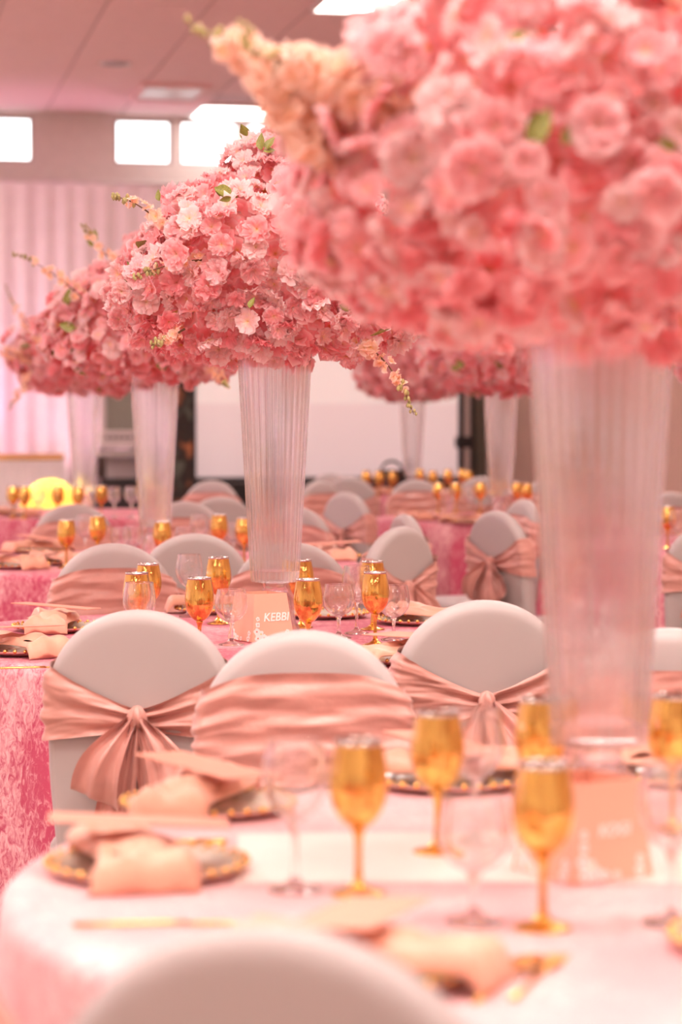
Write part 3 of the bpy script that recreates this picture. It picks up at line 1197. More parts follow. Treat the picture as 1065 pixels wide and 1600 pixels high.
# sharp table
G('g', 213, 895, 'gold goblet behind a clear glass, nearer of the pair above the bow chair')
G('g', 231, 881, 'gold goblet at the back of the pair above the bow chair')
G('g', 311, 903, 'sharp gold goblet left of the low clear goblet beside the lettered card')
G('g', 341, 871, 'gold goblet right of the clear wine glass, behind the sharp one')
G('g', 481, 905, 'sharp gold goblet just right of the lettered card')
G('g', 470, 875, 'gold goblet peeking out from behind the foot of the sharp vase')
G('g', 586, 894, 'sharp gold goblet on a full stem, right end of the sharp table')
G('g', 582, 877, 'gold goblet directly behind the sharp one at the right end of the table')
G('w', 295, 866, 'sharp tall clear wine glass before the grey chair back')
G('c', 361, 921, 'sharp low clear goblet left of the lettered card')
G('w', 217, 910, 'clear wine glass in front of the pair of gold goblets above the bow chair')
G('c', 529, 913, 'sharp low clear goblet between two gold goblets right of the card')
G('w', 557, 884, 'clear wine glass behind the low goblet, next to the right end gold goblets')
G('c', 615, 915, 'low clear goblet at the right end of the sharp table behind the gold goblet')
# third table
G('g', 103, 812, 'gold goblet at the left end of the third table\'s row, before the grey chair')
G('g', 152, 806, 'gold goblet next to a clear wine glass before the grey chair on the third table')
G('g', 253, 815, 'gold goblet just right of the third vase foot')
G('g', 342, 804, 'gold goblet between clear glasses, left of the sharp vase on the third table')
G('g', 381, 809, 'gold goblet half hidden behind the left side of the sharp vase')
G('w', 132, 804, 'blurred clear wine glass between the two left gold goblets of the third table')
G('c', 188, 824, 'blurred low clear goblet right of the gold pair on the third table')
G('c', 208, 822, 'blurred low clear goblet before the third vase')
G('c', 289, 823, 'blurred low clear goblet above the grey chair back')
G('w', 311, 804, 'blurred clear wine glass left of the gold goblet near the sharp vase')
G('c', 364, 816, 'blurred low clear goblet between the gold goblets beside the sharp vase')
# far tables
ORD = ('first', 'second', 'third', 'fourth', 'fifth', 'sixth', 'seventh')


def far_row(kind, spots, what, where, group):
    for k, (px, py) in enumerate(sorted(spots)):
        G(kind, px, py, '%s %s from the left %s' % (ORD[k], what, where), group)


far_row('g', ((20, 764), (38, 761), (90, 764), (122, 771), (158, 759)), 'small gold goblet', 'on the table by the yellow lit chair', 'gold goblets on the far table by the yellow chair')
far_row('w', ((205, 762), (178, 770), (60, 772)), 'small clear glass', 'on the table by the yellow lit chair', 'clear glasses on the far table by the yellow chair')
far_row('g', ((685, 751), (712, 748), (750, 754), (808, 751), (823, 755), (731, 743)), 'small gold goblet', 'on the plain hanging cloth table', 'gold goblets on the table with the plain hanging cloth')
far_row('w', ((699, 763), (733, 760), (770, 757)), 'small clear glass', 'on the plain hanging cloth table', 'clear glasses on the table with the plain hanging cloth')
far_row('g', ((572, 736), (592, 738), (613, 738), (656, 733), (676, 737), (700, 734), (722, 733)), 'tiny gold goblet', 'on the farthest table before the screen', 'gold goblets on the farthest table')
G('g', 1043, 791, 'small blurred gold goblet between the near vase and the right edge')
G('w', 1060, 797, 'small blurred clear glass at the right edge above the grey chair')


# ------------------------------------------------------------------ place settings
def plate_meshes():
    prof = curve([(0, 0.003), (0.075, 0.003), (0.090, 0.006), (0.112, 0.012), (0.118, 0.013)], 4)
    und = [(0.118, 0.0105), (0.112, 0.0085), (0.090, 0.002), (0.080, 0.0), (0, 0.0)]
    v, f = lathe(prof, 40)
    top = weld(mesh('plate_well', v, f, M['plate']), 1e-6)
    v, f = lathe(prof[-1:] + und, 40)
    un = weld(mesh('plate_base', v, f, M['plate_under']), 1e-6)
    beads = []
    nb = 32
    for k in range(nb):
        th = 2 * PI * k / nb
        for (r, z, s) in ((0.1165, 0.0140, 0.0047), (0.1055, 0.0118, 0.0024)):
            vv, ff = lathe([(0, -s), (s * 0.75, -s * 0.6), (s, 0), (s * 0.75, s * 0.6), (0, s)], 8)
            beads.append(([(x + r * math.cos(th), y + r * math.sin(th), zz + z) for x, y, zz in vv], ff))
    v, f = join(beads)
    return top, un, mesh('beaded_rim', v, f, M['gold_dull'])


PT, PU, PB = plate_meshes()


def napkin_mesh(seed, W=0.110, Ln=0.286):
    """folded cloth laid across the plate, both ends drooping to the table"""
    nu, nv = 34, 14
    top, bot = [], []
    for i in range(nu):
        a = -1 + 2 * i / (nu - 1)
        x = a * Ln / 2
        e = max(0.0, (abs(x) - 0.1225) / (Ln / 2 - 0.1225))
        h = 0.0235 * (1 - e ** 1.6) + 0.0015
        th = 0.012 * (1 - a ** 30) ** 0.5 + 0.002
        for j in range(nv):
            b = -1 + 2 * j / (nv - 1)
            w = W * (1 + 0.14 * abs(a) ** 2 * math.sin(seed + a)) / 2
            wr = 0.008 * noise.noise((a * 2.5 + seed, b * 2.0, seed)) + 0.004 * math.sin(b * 7 + a * 3 + seed)
            rd = (1 - abs(b) ** 6) ** 0.5
            y = b * w + 0.010 * math.sin(a * 3 + seed)
            bulge = 0.007 * abs(a) ** 3
            top.append((x, y, h + (th + bulge + max(-0.006, wr)) * (0.15 + 0.85 * rd)))
            bot.append((x, y, h))
    V = top + bot
    n = nu * nv
    Fc = grid_faces(nu, nv)
    Fc += [tuple(n + i for i in q[::-1]) for q in grid_faces(nu, nv)]
    for i in range(nu - 1):
        Fc.append((i * nv, n + i * nv, n + (i + 1) * nv, (i + 1) * nv))
        a, b = i * nv + nv - 1, (i + 1) * nv + nv - 1
        Fc.append((a, b, n + b, n + a))
    for j in range(nv - 1):
        Fc.append((j, j + 1, n + j + 1, n + j))
        a = (nu - 1) * nv
        Fc.append((a + j, n + a + j, n + a + j + 1, a + j + 1))
    me = mesh('folded_napkin', V, Fc, M['napkin'])
    return weld(me, 1e-6)


NAP = [napkin_mesh(k * 2.1 + 0.4) for k in range(3)]
FLAP = []
for k in range(3):
    V = []
    for i in range(16):
        a = -1 + 2 * i / 15
        for j in range(8):
            b = -1 + 2 * j / 7
            V.append((a * 0.062 + 0.045, b * 0.040 * (1 - 0.35 * a) + 0.012 * a, 0.047 + 0.006 * math.sin(a * 3 + k) + 0.006 * noise.noise((a * 2, b * 2, k * 3.0)) - 0.012 * b * b - 0.010 * max(0, a) ** 2))
    FLAP.append(mesh('fold', V, grid_faces(16, 8), M['napkin']))
MENU = box_mesh('menu_card', -0.105, 0.105, -0.042, 0.042, 0, 0.0022, M['menu'], 0.0008, 1)


def blade(pts, th):
    """flat outline -> thin bevelled bar; pts: (x, halfwidth)"""
    V, Fc = [], []
    n = len(pts)
    for (x, w) in pts:
        V += [(x, -w, th * 0.3), (x, 0, th), (x, w, th * 0.3), (x, 0, 0)]
    for i in range(n - 1):
        for k in range(4):
            k2 = (k + 1) % 4
            Fc.append((i * 4 + k, i * 4 + k2, (i + 1) * 4 + k2, (i + 1) * 4 + k))
    Fc += [(3, 2, 1, 0), tuple((n - 1) * 4 + k for k in range(4))]
    return V, Fc


handle = [(-0.10, 0.0042), (-0.06, 0.0036), (0.0, 0.0028), (0.02, 0.0030)]
KH = mesh('handle', *blade(handle, 0.005), M['gold_dull'])
KB = mesh('blade', *blade([(0.019, 0.0035), (0.03, 0.0075), (0.08, 0.0085), (0.10, 0.0065), (0.112, 0.001)], 0.0035), M['gold_dull'])
FH = mesh('head', *join([blade([(0.019, 0.003), (0.035, 0.009), (0.055, 0.0115), (0.062, 0.0115)], 0.004)]), M['gold_dull'])
TINE = mesh('tine', *blade([(0.061, 0.0016), (0.09, 0.0013), (0.10, 0.0006)], 0.004), M['gold_dull'])
V = []
for i in range(12):
    a = i / 11
    w = 0.019 * math.sin(PI * min(0.999, 0.03 + 0.97 * a)) ** 0.6
    for j in range(7):
        b = -1 + j / 3
        V.append((0.018 + 0.07 * a, b * w, 0.006 - 0.005 * (1 - b * b) * math.sin(PI * a) + 0.001))
SB = mesh('spoon_bowl', V, grid_faces(12, 7), M['gold_dull'])
cut_first = {}


def cutlery(kind, x, y, rz, label):
    o = thing(kind, label, 'cutlery', (x, y, TZ + 0.001), rz, 'gold cutlery')
    part('handle', KH, o)
    if kind == 'knife':
        part('blade', KB, o)
    elif kind == 'spoon':
        part('bowl', SB, o)
    else:
        part('head', FH, o)
        for k in range(4):
            part('tine', TINE, o, (0, -0.0087 + k * 0.0058, 0))
    return o


def setting(tb, px, py, where, seed, knife=False, fork=False, card=True, napkin=True, nrot=0.0, crot=0.0, lift=0.0):
    p = on_table(px, py, TZ)
    cx, cy = T[tb]
    a = math.atan2(p.y - cy, p.x - cx)          # outwards, to the seat
    z = TZ + 0.001
    o = thing('charger_plate', 'gold beaded charger plate ' + where, 'plate', (p.x, p.y, z), a, 'gold beaded charger plates')
    part('plate_base', PU, o, label='rose tinted underside')
    part('plate_well', PT, o)
    part('beaded_rim', PB, o, label='gold beaded rim')
    if napkin:
        n_ = thing('folded_napkin', 'folded peach satin napkin on the plate ' + where, 'napkin', (p.x + 0.02 * math.cos(a), p.y + 0.02 * math.sin(a), z), a + PI / 2 + nrot, 'folded peach napkins')
        part('cloth', NAP[seed % 3], n_)
        part('fold', FLAP[seed % 3], n_)
    if card:
        c = obj('menu_card', MENU, None, (p.x + 0.01 * math.cos(a), p.y + 0.01 * math.sin(a), z + 0.060), (0.04, -0.05 + lift, a + crot))
        tag(c, 'long peach menu card on the napkin ' + where, 'card', 'peach menu cards')
    er, et = Vector((math.cos(a), math.sin(a), 0)), Vector((-math.sin(a), math.cos(a), 0))
    if knife:
        q = p + et * 0.165 + er * 0.02
        cutlery('knife', q.x, q.y, a + PI, 'gold knife laid beside the plate ' + where)
    if fork:
        q = p - et * 0.165 + er * 0.02
        cutlery('fork', q.x, q.y, a + PI, 'gold fork laid beside the plate ' + where)


# near table
setting(1, 228, 1368, 'nearest the near table\'s left edge', 0, nrot=0.25, crot=0.12)
setting(1, 325, 1270, 'below the satin bow, second on the near table', 1, nrot=0.5, crot=-0.2)
setting(1, 572, 1530, 'behind the front grey chair back', 2, nrot=0.25, crot=0.35)
setting(1, 700, 1230, 'behind the tall glasses of the near table', 0, nrot=-0.3, crot=0.2)
setting(1, 1070, 1222, 'right of the big vase on the near table', 1)
setting(1, 1236, 1490, 'cut off by the frame\'s right edge', 2, napkin=False, card=False)
q = on_table(262, 1452)
cutlery('knife', q.x, q.y, 0.10, 'gold knife on the near table just left of the front chair top')
q = on_table(228, 1320)
cutlery('fork', q.x, q.y, -0.10, 'gold fork between the two left plates of the near table')
q = on_table(798, 1540)
cutlery('spoon', q.x, q.y, math.radians(68), 'gold spoon beside the fork at the front of the near table')
q = on_table(842, 1535)
cutlery('fork', q.x, q.y, math.radians(72), 'gold fork beside the spoon at the front of the near table')
# sharp table
setting(2, 38, 1022, 'nearer at the left of the sharp table', 0, crot=0.3)
setting(2, 92, 986, 'further at the left of the sharp table', 1, nrot=0.4)
setting(2, 625, 1036, 'seen right of the plain sash chair', 2, nrot=0.3)
setting(2, 508, 965, 'behind the low goblet, pink rimmed', 0, napkin=False, card=False)
setting(2, 655, 975, 'right of the last goblets of the sharp table', 1, card=False)
setting(2, 340, 958, 'behind the bow chair top', 2, card=False)
q = on_table(55, 1046)
cutlery('knife', q.x, q.y, 0.25, 'gold knife at the left edge of the sharp table')
# third table
setting(3, 25, 888, 'nearest at the third table\'s left', 0)
setting(3, 100, 882, 'beside the pale chair on the third table', 1)
setting(3, 60, 864, 'furthest back at the third table\'s left', 2)
setting(3, 515, 874, 'right of the sharp vase on the third table', 0)
# far tables
setting(4, 735, 818, 'at the front of the plain hanging cloth table', 1)
setting(4, 652, 812, 'at the left of the plain hanging cloth table', 2)
setting(6, 588, 772, 'by the black bag on the farthest table', 0)
setting(5, 30, 806, 'on the far table by the yellow lit chair', 1)

# satin runner across the near table
V = []
x0, x1, y0, y1 = -0.125, 0.60, 2.735, 3.07
for i in range(60):
    for j in range(30):
        a, b = i / 59, j / 29
        V.append((x0 + (x1 - x0) * a + 0.006 * math.sin(b * 5), y0 + (y1 - y0) * b + 0.012 * math.sin(a * 4), TZ + 0.0007 + 0.0005 * (1 + noise.noise((a * 6, b * 4, 2)))))
me = mesh('table_runner', V, grid_faces(60, 30), M['cream'])
tag(obj('table_runner', me), 'pale cream satin runner across the middle of the near table', 'runner')


# ------------------------------------------------------------------ lettered table cards
def text_mesh(body, size):
    cu = bpy.data.curves.new('lettering', 'FONT')
    cu.body = body
    cu.size = size
    cu.shear = 0.22
    cu.extrude = 0.0003
    cu.offset = 0.0004
    cu.align_x = 'CENTER'
    cu.align_y = 'CENTER'
    o = bpy.data.objects.new('tmp', cu)
    C.objects.link(o)
    dg = bpy.context.evaluated_depsgraph_get()
    me = bpy.data.meshes.new_from_object(o.evaluated_get(dg))
    bpy.data.objects.remove(o)
    me.materials.clear()
    me.materials.append(M['lettering'])
    me.name = 'lettering'
    return me


def floral_mats():
    out = []
    for nm, col in (('white_petal_print', (0.93, 0.82, 0.78)), ('coral_print', (0.85, 0.22, 0.16)), ('yellow_print', (0.85, 0.58, 0.20)), ('green_print', (0.50, 0.48, 0.26))):
        out.append(simple(nm, col, 0.6))
    return out


FLM = floral_mats()


def disc_flower(x, z, r, rng):
    V, Fc, MI = [], [], []
    for p in range(5):
        th = 2 * PI * p / 5 + rng.random()
        c = (x + 0.6 * r * math.cos(th), z + 0.6 * r * math.sin(th))
        b = len(V)
        V += [(c[0] + 0.55 * r * math.cos(k), -0.0004 - 0.00005 * p, c[1] + 0.55 * r * math.sin(k)) for k in [2 * PI * i / 8 for i in range(8)]]
        Fc.append(tuple(range(b + 7, b - 1, -1)))
        MI.append(0)
    b = len(V)
    V += [(x + 0.28 * r * math.cos(k), -0.0009, z + 0.28 * r * math.sin(k)) for k in [2 * PI * i / 8 for i in range(8)]]
    Fc.append(tuple(range(b + 7, b - 1, -1)))
    MI.append(rng.choice((1, 1, 2, 3)))
    return V, Fc, MI


def name_card(px, py, Y, rz, word, size, tx, label):
    """four tapering card panels joined as a stand"""
    x = (px - 532.5) / F * Y
    o = thing('table_name_card', label, 'card', (x, Y, TZ + 0.003), rz)
    wb, wt, h = 0.058, 0.045, 0.112
    d, dt = wb, wt
    for k in range(4):
        V = [(-wb, -d, 0), (wb, -d, 0), (wt, -dt, h), (-wt, -dt, h)]
        V += [(a * 0.97, b * 0.97, c) for a, b, c in V]
        Fc = [(0, 1, 2, 3), (7, 6, 5, 4), (0, 4, 5, 1), (1, 5, 6, 2), (2, 6, 7, 3), (3, 7, 4, 0)]
        p = part('panel', mesh('panel', V, Fc, M['card'], smooth=False), o, (0, 0, 0), (0, 0, -k * PI / 2))
        tilt = math.atan2(d - dt, h)
        rng = random.Random(5 + k)
        vs, fs, mi = [], [], []
        spots = [(-0.043, 0.008, 0.008), (-0.034, 0.018, 0.008), (-0.045, 0.024, 0.008), (-0.026, 0.008, 0.009), (-0.012, 0.006, 0.006), (-0.041, 0.040, 0.006), (0.004, 0.005, 0.005), (0.038, 0.007, 0.007), (0.040, 0.020, 0.006), (-0.040, 0.054, 0.005)]
        for (fx, fz, fr) in spots:
            a, b, m_ = disc_flower(fx, fz, fr, rng)
            n0 = len(vs)
            vs += a
            fs += [tuple(n0 + i for i in q) for q in b]
            mi += m_
        fl = part('floral_print', mesh('floral_print', vs, fs, None, smooth=False, mats=FLM, mi=mi), p, (0, -d - 0.0004, 0), (-tilt, 0, 0))
        fl['kind'] = 'stuff'
        if k == 0:
            z = 0.056
            part('lettering', text_mesh(word, size), p, (tx, -d + (d - dt) * z / h - 0.0012, z), (PI / 2 - tilt, 0, 0), label='white italic capital lettering')
    return o


name_card(912, 1385, 2.80, R_(33), 'KOGI', 0.019, 0.004, 'peach tent card with blurred white lettering before the big near vase')
name_card(407, 1008, 5.78, R_(33), 'KEBBI', 0.028, 0.010, 'sharp peach tent card lettered in white below the tall vase')

# ------------------------------------------------------------------ chairs in place
chair(-0.038, 1.785, 0.25, 2.83, 'nearest white covered chair, its blurred rounded top at the bottom')
chair(-0.432, 2.08, 0.08, 2.98, 'white covered chair with peach sash at the lower left corner')
chair(-0.062, 4.15, 0.0, 2.83, 'white covered chair seen from its front with wide plain pink sash')
chair(-0.385, 4.69, -0.30, 5.95, 'sharp white covered chair with the big hanging satin bow')
chair(0.280, 4.94, 0.10, 5.95, 'white covered chair with tied sash just right of the plain sash chair')
chair(0.575, 4.19, 0.50, 2.83, 'white covered chair with peach sash right of the big near vase')
chair(-0.665, 7.09, -0.45, 5.95, 'pale covered chair with plain sash behind the pair of gold goblets')
chair(-0.475, 7.80, -0.60, 9.0, 'grey shaded chair back behind the sharp clear wine glass')
chair(-0.150, 7.15, *T[2], 'pale covered chair with plain sash behind the foot of the sharp vase')
chair(0.170, 8.28, -0.72, 9.0, 'covered chair with a bow at its side, right of the sharp vase')
chair(0.290, 9.35, 1.29, 9.65, 'small grey chair top peeking above the chair with the side bow')
chair(-1.15, 10.4, -0.95, 9.0, 'grey covered chair back behind the left gold goblets of the third table')
chair(-0.70, 10.75, *T[3], 'pale chair half behind the third vase')
chair(-0.79, 14.5, -1.1, 13.6, 'pale lit chair back before the black stage')
chair(-0.585, 11.5, -1.2, 13.6, 'grey chair back left of the sharp vase, before a pale lit one')
chair(-0.215, 10.08, *T[3], 'pale chair with peach sash whose edge shows right of the sharp vase')
chair(-0.10, 14.3, 0.84, 13.2, 'pale chair with wide peach sash at the left end of the far tables')
chair(0.060, 12.2, *T[4], 'chair with dusty rose bow before the wide peach sash chair')
chair(-0.05, 16.35, *T[6], 'farthest rounded chair top left of the tiny gold goblets')
chair(0.06, 15.4, 0.3, 17.0, 'rounded chair top just before the farthest one by the tiny goblets')
chair(0.465, 14.7, 0.7, 12.95, 'grey chair with peach sash between the two far goblet groups')
chair(0.66, 9.7, 1.85, 10.5, 'turned chair with long hanging bow left of the big vase')
chair(0.80, 11.1, -0.2, 10.7, 'pale chair with plain sash just behind the turned bow chair')
chair(1.34, 8.64, 1.60, 10.3, 'grey chair with pink bow cut by the right edge')
chair(1.66, 12.1, *T[7], 'dark rounded chair top at the right edge behind a gold goblet')
chair(0.90, 15.5, 0.8, 17.4, 'pale rounded chair top behind the goblets of the plain cloth table')
chair(1.22, 14.4, *T[4], 'pale chair behind the faint vase by the beige wall')
chair(-1.78, 14.9, -1.46, 13.6, 'chair lit bright yellow at the far left')


# the cloths hang round the seats that are pushed under them
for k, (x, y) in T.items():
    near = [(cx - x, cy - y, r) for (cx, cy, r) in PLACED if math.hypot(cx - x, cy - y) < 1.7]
    o = obj('tablecloth', cloth_mesh(k * 1.7, R=0.80 if k == 1 else 0.82, mat=M['velvet_lit'] if k == 1 else None, near=near), None, (x, y, 0))
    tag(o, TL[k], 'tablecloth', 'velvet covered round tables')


# ------------------------------------------------------------------ back of the hall
def room_thing(name, label, cat, s, t_, z=0.0, rz=0.0, group=None):
    o = thing(name, label, cat, (0, 0, 0), 0, group)
    o.matrix_world = ROOM @ Matrix.Translation((s, t_, z)) @ Matrix.Rotation(rz, 4, 'Z')
    return o


# projector screen
t = 24.2
s0, s1 = room_s(303, t), room_s(720, t)
z0, z1 = room_z(510, 745, t), room_z(510, 470, t)
sm, snt, sb_ = new_mat('projected_screen')
tc = N(snt, 'ShaderNodeTexCoord')
sx = N(snt, 'ShaderNodeSeparateXYZ')
snt.links.new(tc.outputs['Object'], sx.inputs[0])
zsplit = room_z(510, 630, t) - z0
rp = ramp(snt, [(0.0, (0.80, 0.66, 0.66)), (zsplit / (z1 - z0) - 0.01, (0.84, 0.70, 0.69)), (zsplit / (z1 - z0) + 0.01, (0.92, 0.82, 0.78)), (1.0, (0.92, 0.84, 0.80))])
dv = N(snt, 'ShaderNodeMath', operation='DIVIDE')
dv.inputs[1].default_value = z1 - z0
snt.links.new(sx.outputs['Z'], dv.inputs[0])
snt.links.new(dv.outputs[0], rp.inputs[0])
snt.links.new(rp.outputs[0], sb_.inputs['Base Color'])
snt.links.new(rp.outputs[0], sb_.inputs['Emission Color'])
sb_.inputs['Emission Strength'].default_value = 0.22
sb_.inputs['Roughness'].default_value = 0.8
o = room_thing('projector_screen', 'large pale lit projector screen behind the vases', 'screen', s0, t, z0)
W, H = s1 - s0, z1 - z0
part('screen_surface', boxes_mesh('screen_surface', [(0.02, W - 0.02, 0, 0.01, 0.0, H)], sm), o)
part('border', boxes_mesh('border', [(-0.03, 0.02, -0.01, 0.03, -0.05, H + 0.05), (W - 0.02, W + 0.03, -0.01, 0.03, -0.05, H + 0.05), (0.02, W - 0.02, -0.01, 0.03, -0.05, 0.0), (0.02, W - 0.02, -0.01, 0.03, H, H + 0.05)], M['black']), o)
for s in (0.3, W - 0.3):
    part('leg', boxes_mesh('leg', [(s - 0.02, s + 0.02, 0.01, 0.05, -z0 + 0.002, -0.05)], M['black']), o)
# black skirted stage below the screen
o = room_thing('stage', 'low black skirted stage below the projector screen', 'stage', s0 - 0.35, t - 0.5)
part('deck', box_mesh('deck', 0, W + 0.4, 0, 0.42, 0.58, 0.66, M['black'], 0.01), o)
V = []
for i in range(161):
    s = (W + 0.4) * i / 160
    V += [(s, 0.02 * math.sin(i * 1.1), 0.58), (s, 0.02 * math.sin(i * 1.1 + 0.2) - 0.01, 0.01)]
part('skirt', mesh('skirt', V, grid_faces(161, 2), M['black']), o)


def stand(px, py_top, t_, r, label, blob):
    s = room_s(px, t_)
    o = room_thing('light_stand', label, 'stand', s, t_)
    zt_ = room_z(px, py_top, t_)
    part('pole', mesh('pole', *tube([(0, 0, 0.35), (0, 0, zt_)], r, 10), M['black']), o)
    for k in range(3):
        a = 2 * PI * k / 3 + 0.4
        part('leg', mesh('leg', *tube([(0, 0, 0.62), (0.3 * math.cos(a), 0.3 * math.sin(a), 0.012)], 0.012, 6), M['black']), o)
    part('head', box_mesh('head', -0.12, 0.12, -0.1, 0.1, zt_, zt_ + 0.25, M['black'], 0.02), o)
    if blob:
        part('clamp', box_mesh('clamp', -0.05, 0.10, -0.05, 0.05, room_z(px, 700, t_), room_z(px, 682, t_), M['black'], 0.015), o)
    return o


stand(719, 520, 23.2, 0.026, 'thin black light stand at the screen edge', True)
# dark curtain strip by the corner
s = room_s(747, 25.2)
V = []
for i in range(41):
    q = i / 40
    for z in (2.9, 1.5, 0.02):
        V.append((s - 0.05 + 0.15 * q, 25.2 + 0.03 * math.sin(q * 18 + z), z))
o = thing('curtain', 'narrow grey green curtain strip right of the screen by the beige wall', 'curtain')
o.matrix_world = ROOM
part('curtain_panel', mesh('curtain_panel', V, grid_faces(41, 3), M['green_cloth']), o)
part('curtain_border', boxes_mesh('curtain_border', [(s - 0.085, s - 0.052, 25.17, 25.24, 0.01, 2.95)], M['black']), o)
# framed board, side table with white device
t = 24.6
s0, s1 = room_s(157, t), room_s(272, t)
o = room_thing('presentation_board', 'grey green board in a white frame left of the dark banner', 'board', s0, t)
zb, zt = room_z(180, 676, t), room_z(180, 470, t)
part('board_surface', boxes_mesh('board_surface', [(0.05, s1 - s0 - 0.05, 0, 0.02, zb, zt)], M['board']), o)
part('frame', boxes_mesh('frame', [(0, 0.055, -0.015, 0.03, zb - 0.05, zt + 0.05), (s1 - s0 - 0.055, s1 - s0, -0.015, 0.03, zb - 0.05, zt + 0.05), (0.055, s1 - s0 - 0.055, -0.015, 0.03, zb - 0.05, zb), (0.055, s1 - s0 - 0.055, -0.015, 0.03, zt, zt + 0.05)], M['device']), o)
for s in (0.1, s1 - s0 - 0.1):
    part('leg', boxes_mesh('leg', [(s - 0.02, s + 0.02, 0.0, 0.03, 0.002, zb - 0.05)], M['device']), o)
t = 23.6
s0, s1 = room_s(153, t), room_s(250, t)
o = room_thing('side_table', 'narrow table with dark legs under the white device', 'table', s0, t)
zt = room_z(180, 703, t)
part('tabletop', box_mesh('tabletop', 0, s1 - s0, 0, 0.45, zt - 0.06, zt, M['white_metal'], 0.006), o)
part('top_edge', boxes_mesh('top_edge', [(0, s1 - s0, -0.012, -0.001, zt - 0.012, zt + 0.006)], M['black']), o)
for (x, y) in ((0.05, 0.04), (s1 - s0 - 0.05, 0.04), (0.05, 0.4), (s1 - s0 - 0.05, 0.4)):
    part('leg', boxes_mesh('leg', [(x - 0.03, x + 0.03, y - 0.03, y + 0.03, 0.002, zt - 0.06)], M['dark_wood']), o)
part('back_panel', boxes_mesh('back_panel', [(0.10, s1 - s0 - 0.1, 0.39, 0.41, 0.4, zt - 0.06)], M['device']), o)
o2 = room_thing('projector', 'white box shaped device with dark slots on the narrow table', 'device', s0 + 0.02, t + 0.05, zt + 0.007)
hh = room_z(180, 674, t) - zt
part('casing', box_mesh('casing', 0, 0.40, 0, 0.30, 0.012, hh, M['device'], 0.02, 3), o2)
for k in range(5):
    part('slot', boxes_mesh('slot', [(0.06 + k * 0.055, 0.10 + k * 0.055, -0.003, 0.004, hh * 0.55, hh * 0.72)], M['black']), o2)
for x in (0.04, 0.36):
    part('foot', boxes_mesh('foot', [(x - 0.02, x + 0.02, 0.05, 0.25, 0, 0.013)], M['black']), o2)
o = room_thing('equipment_case', 'black equipment case on the floor below the narrow table', 'case', s0 - 0.05, t - 0.40)
part('case_body', box_mesh('case_body', 0, 0.62, 0, 0.30, 0.002, 0.72, M['black'], 0.02), o)
for x in (0.02, 0.60):
    part('corner', boxes_mesh('corner', [(x - 0.02, x + 0.02, -0.004, 0.304, 0.66, 0.725)], M['grey_metal']), o)
# dark pull-up banner with a colourful print
bm_, bnt, bb = new_mat('dark_banner_print')
tc = N(bnt, 'ShaderNodeTexCoord')
vo = N(bnt, 'ShaderNodeTexNoise', Scale=5.5, Detail=1.0)
bnt.links.new(tc.outputs['Object'], vo.inputs['Vector'])
rp = ramp(bnt, [(0.36, (0.10, 0.12, 0.09)), (0.46, (0.02, 0.015, 0.012)), (0.56, (0.03, 0.018, 0.012)), (0.66, (0.45, 0.16, 0.06))])
bnt.links.new(vo.outputs['Fac'], rp.inputs[0])
bnt.links.new(rp.outputs[0], bb.inputs['Base Color'])
t = 23.3
s0, s1 = room_s(258, t), room_s(300, t)
o = room_thing('pull_up_banner', 'dark upright banner with orange and green print beside the screen', 'banner', s0, t)
part('print', boxes_mesh('print', [(0, s1 - s0, 0, 0.008, 0.10, 2.0)], bm_), o)
part('base', box_mesh('base', -0.03, s1 - s0 + 0.03, -0.08, 0.1, 0.002, 0.10, M['grey_metal'], 0.02), o)
part('top_bar', boxes_mesh('top_bar', [(-0.01, s1 - s0 + 0.01, -0.01, 0.02, 2.0, 2.03)], M['grey_metal']), o)
# low counter at the far left with a copper edge
t = 23.8
s0, s1 = room_s(-70, t), room_s(98, t)
zt = room_z(50, 711, t)
o = room_thing('serving_counter', 'white draped counter with a thin copper edge at the far left', 'counter', s0, t)
V = []
for i in range(121):
    s = (s1 - s0) * i / 120
    for z in (zt - 0.02, zt * 0.5, 0.01):
        V.append((s, 0.014 * math.sin(i * 0.8) * (1 - z / zt) * 2, z))
part('cloth_front', mesh('cloth_front', V, grid_faces(121, 3), M['drape']), o)
part('counter_top', box_mesh('counter_top', 0, s1 - s0, 0.02, 0.5, zt - 0.03, zt, M['white_metal'], 0.005), o)
part('edge_strip', box_mesh('edge_strip', -0.01, s1 - s0 + 0.01, -0.02, 0.015, zt - 0.045, zt + 0.01, M['gold_dull'], 0.006), o, label='copper coloured edge strip')
# black bag with an arched handle on the farthest table
p = on_table(612, 766)
o = thing('handbag', 'black bag with arched handle among the tiny gold goblets', 'bag', (p.x, p.y + 0.05, TZ + 0.001), 0.2)
V = []
for i in range(24):
    th = 2 * PI * i / 24
    for j, (q, z) in enumerate(((0.85, 0.0), (1.0, 0.02), (1.02, 0.06), (0.9, 0.13), (0.62, 0.15), (0.0, 0.152))):
        c, s = math.cos(th), math.sin(th)
        V.append((0.115 * q * math.copysign(abs(c) ** 0.6, c), 0.06 * q * math.copysign(abs(s) ** 0.6, s), z))
part('bag_body', weld(mesh('bag_body', V, grid_faces(24, 6, True), M['black'])), o)
part('handle', mesh('handle', *tube([(0.085 * math.cos(PI - PI * k / 14), 0, 0.13 + 0.085 * math.sin(PI * k / 14)) for k in range(15)], 0.010, 8), M['black']), o)


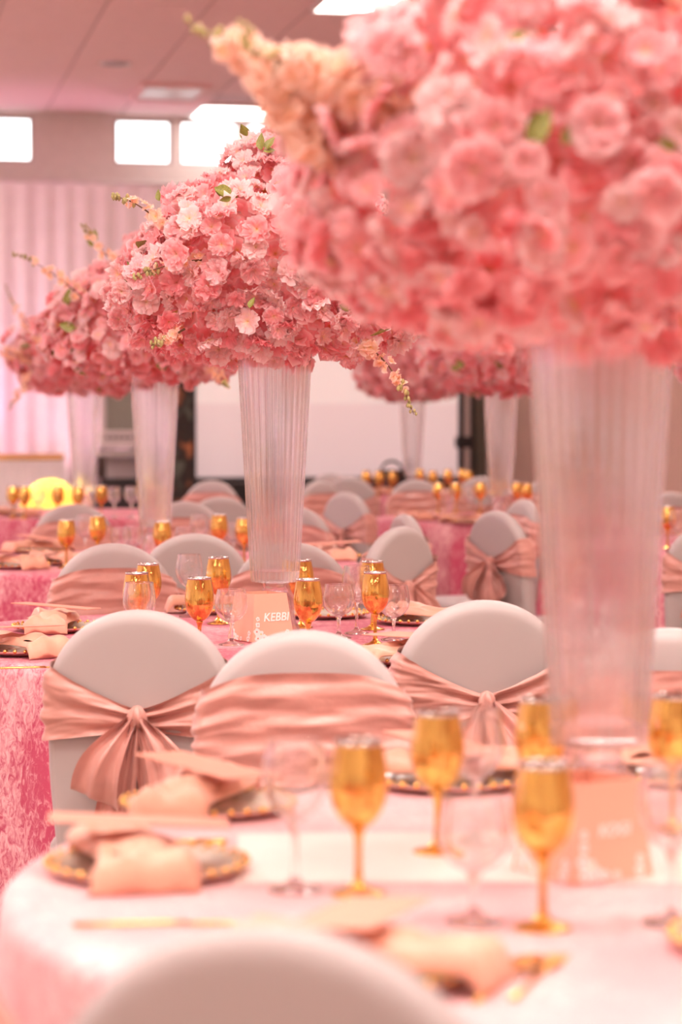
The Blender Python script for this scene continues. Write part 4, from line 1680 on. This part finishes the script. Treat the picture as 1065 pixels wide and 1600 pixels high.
# ------------------------------------------------------------------ coloured uplights on the floor by the drape
def uplight(loc, target, col, energy, size, blend, label, lift=0.0):
    o = thing('uplight', label, 'lamp', loc, 0)
    d = (Vector(target) - Vector(loc) - Vector((0, 0, 0.22 + lift))).normalized()
    e = d.to_track_quat('-Z', 'Y').to_euler()
    if lift:
        part('stand', mesh('stand', *tube([(0, 0, 0), (0, 0, 0.12 + lift)], 0.015, 8), M['black']), o)
    part('bracket', boxes_mesh('bracket', [(-0.12, 0.12, -0.06, 0.06, lift, 0.02 + lift), (-0.12, -0.10, -0.02, 0.02, 0.02 + lift, 0.22 + lift), (0.10, 0.12, -0.02, 0.02, 0.02 + lift, 0.22 + lift)], M['black']), o)
    v, f = lathe([(0.0, 0.12), (0.075, 0.12), (0.09, 0.08), (0.09, -0.08), (0.083, -0.08), (0.083, 0.06), (0.0, 0.07)], 20)
    can = part('can', mesh('can', v, f, M['black']), o, (0, 0, 0.22 + lift), e)
    v, f = lathe([(0.0, -0.02), (0.08, -0.02), (0.08, -0.012), (0.0, -0.012)], 20)
    part('lens', mesh('lens', v, f, emit_mat('lens_glow', col, 6)), can)
    ld = bpy.data.lights.new('beam', 'SPOT')
    ld.color = col
    ld.energy = energy
    ld.spot_size = size
    ld.spot_blend = blend
    ld.shadow_soft_size = 0.06
    lo = bpy.data.objects.new('beam', ld)
    C.objects.link(lo)
    lo.parent = can
    lo.location = (0, 0, -0.1)
    return o


W2 = lambda s, t_, z=0.0: tuple(ROOM @ Vector((s, t_, z)))
uplight(W2(room_s(-90, 24.7), 24.7), W2(room_s(-60, 25.4), 25.4, 3.2), (0.85, 0.40, 0.95), 38, R_(75), 0.8, 'black can uplight glowing purple at the drape foot')
uplight(W2(room_s(10, 24.7), 24.4), W2(room_s(20, 25.4), 25.4, 2.2), (1.0, 0.30, 0.55), 26, R_(80), 0.9, 'black can uplight glowing magenta at the drape foot')
uplight(W2(room_s(150, 24.7), 24.9), W2(room_s(150, 25.4), 25.4, 2.4), (1.0, 0.45, 0.60), 30, R_(80), 0.9, 'black can uplight glowing pink at the drape foot, right of the counter')
uplight((-2.75, 13.7, 0), (-1.76, 14.9, 0.82), (1.0, 0.72, 0.02), 420, R_(20), 0.5, 'black can lamp on a short stand shining yellow on the far chair', 1.35)
for k, tt in enumerate((7.0, 12.0, 17.0)):
    uplight(W2(SL + 0.5, tt), W2(SL, tt, 2.6), (0.50, 0.32, 1.0), 260, R_(100), 0.9, '%s black can uplight glowing violet at the foot of the side wall' % ('nearest', 'middle', 'farthest')[k])
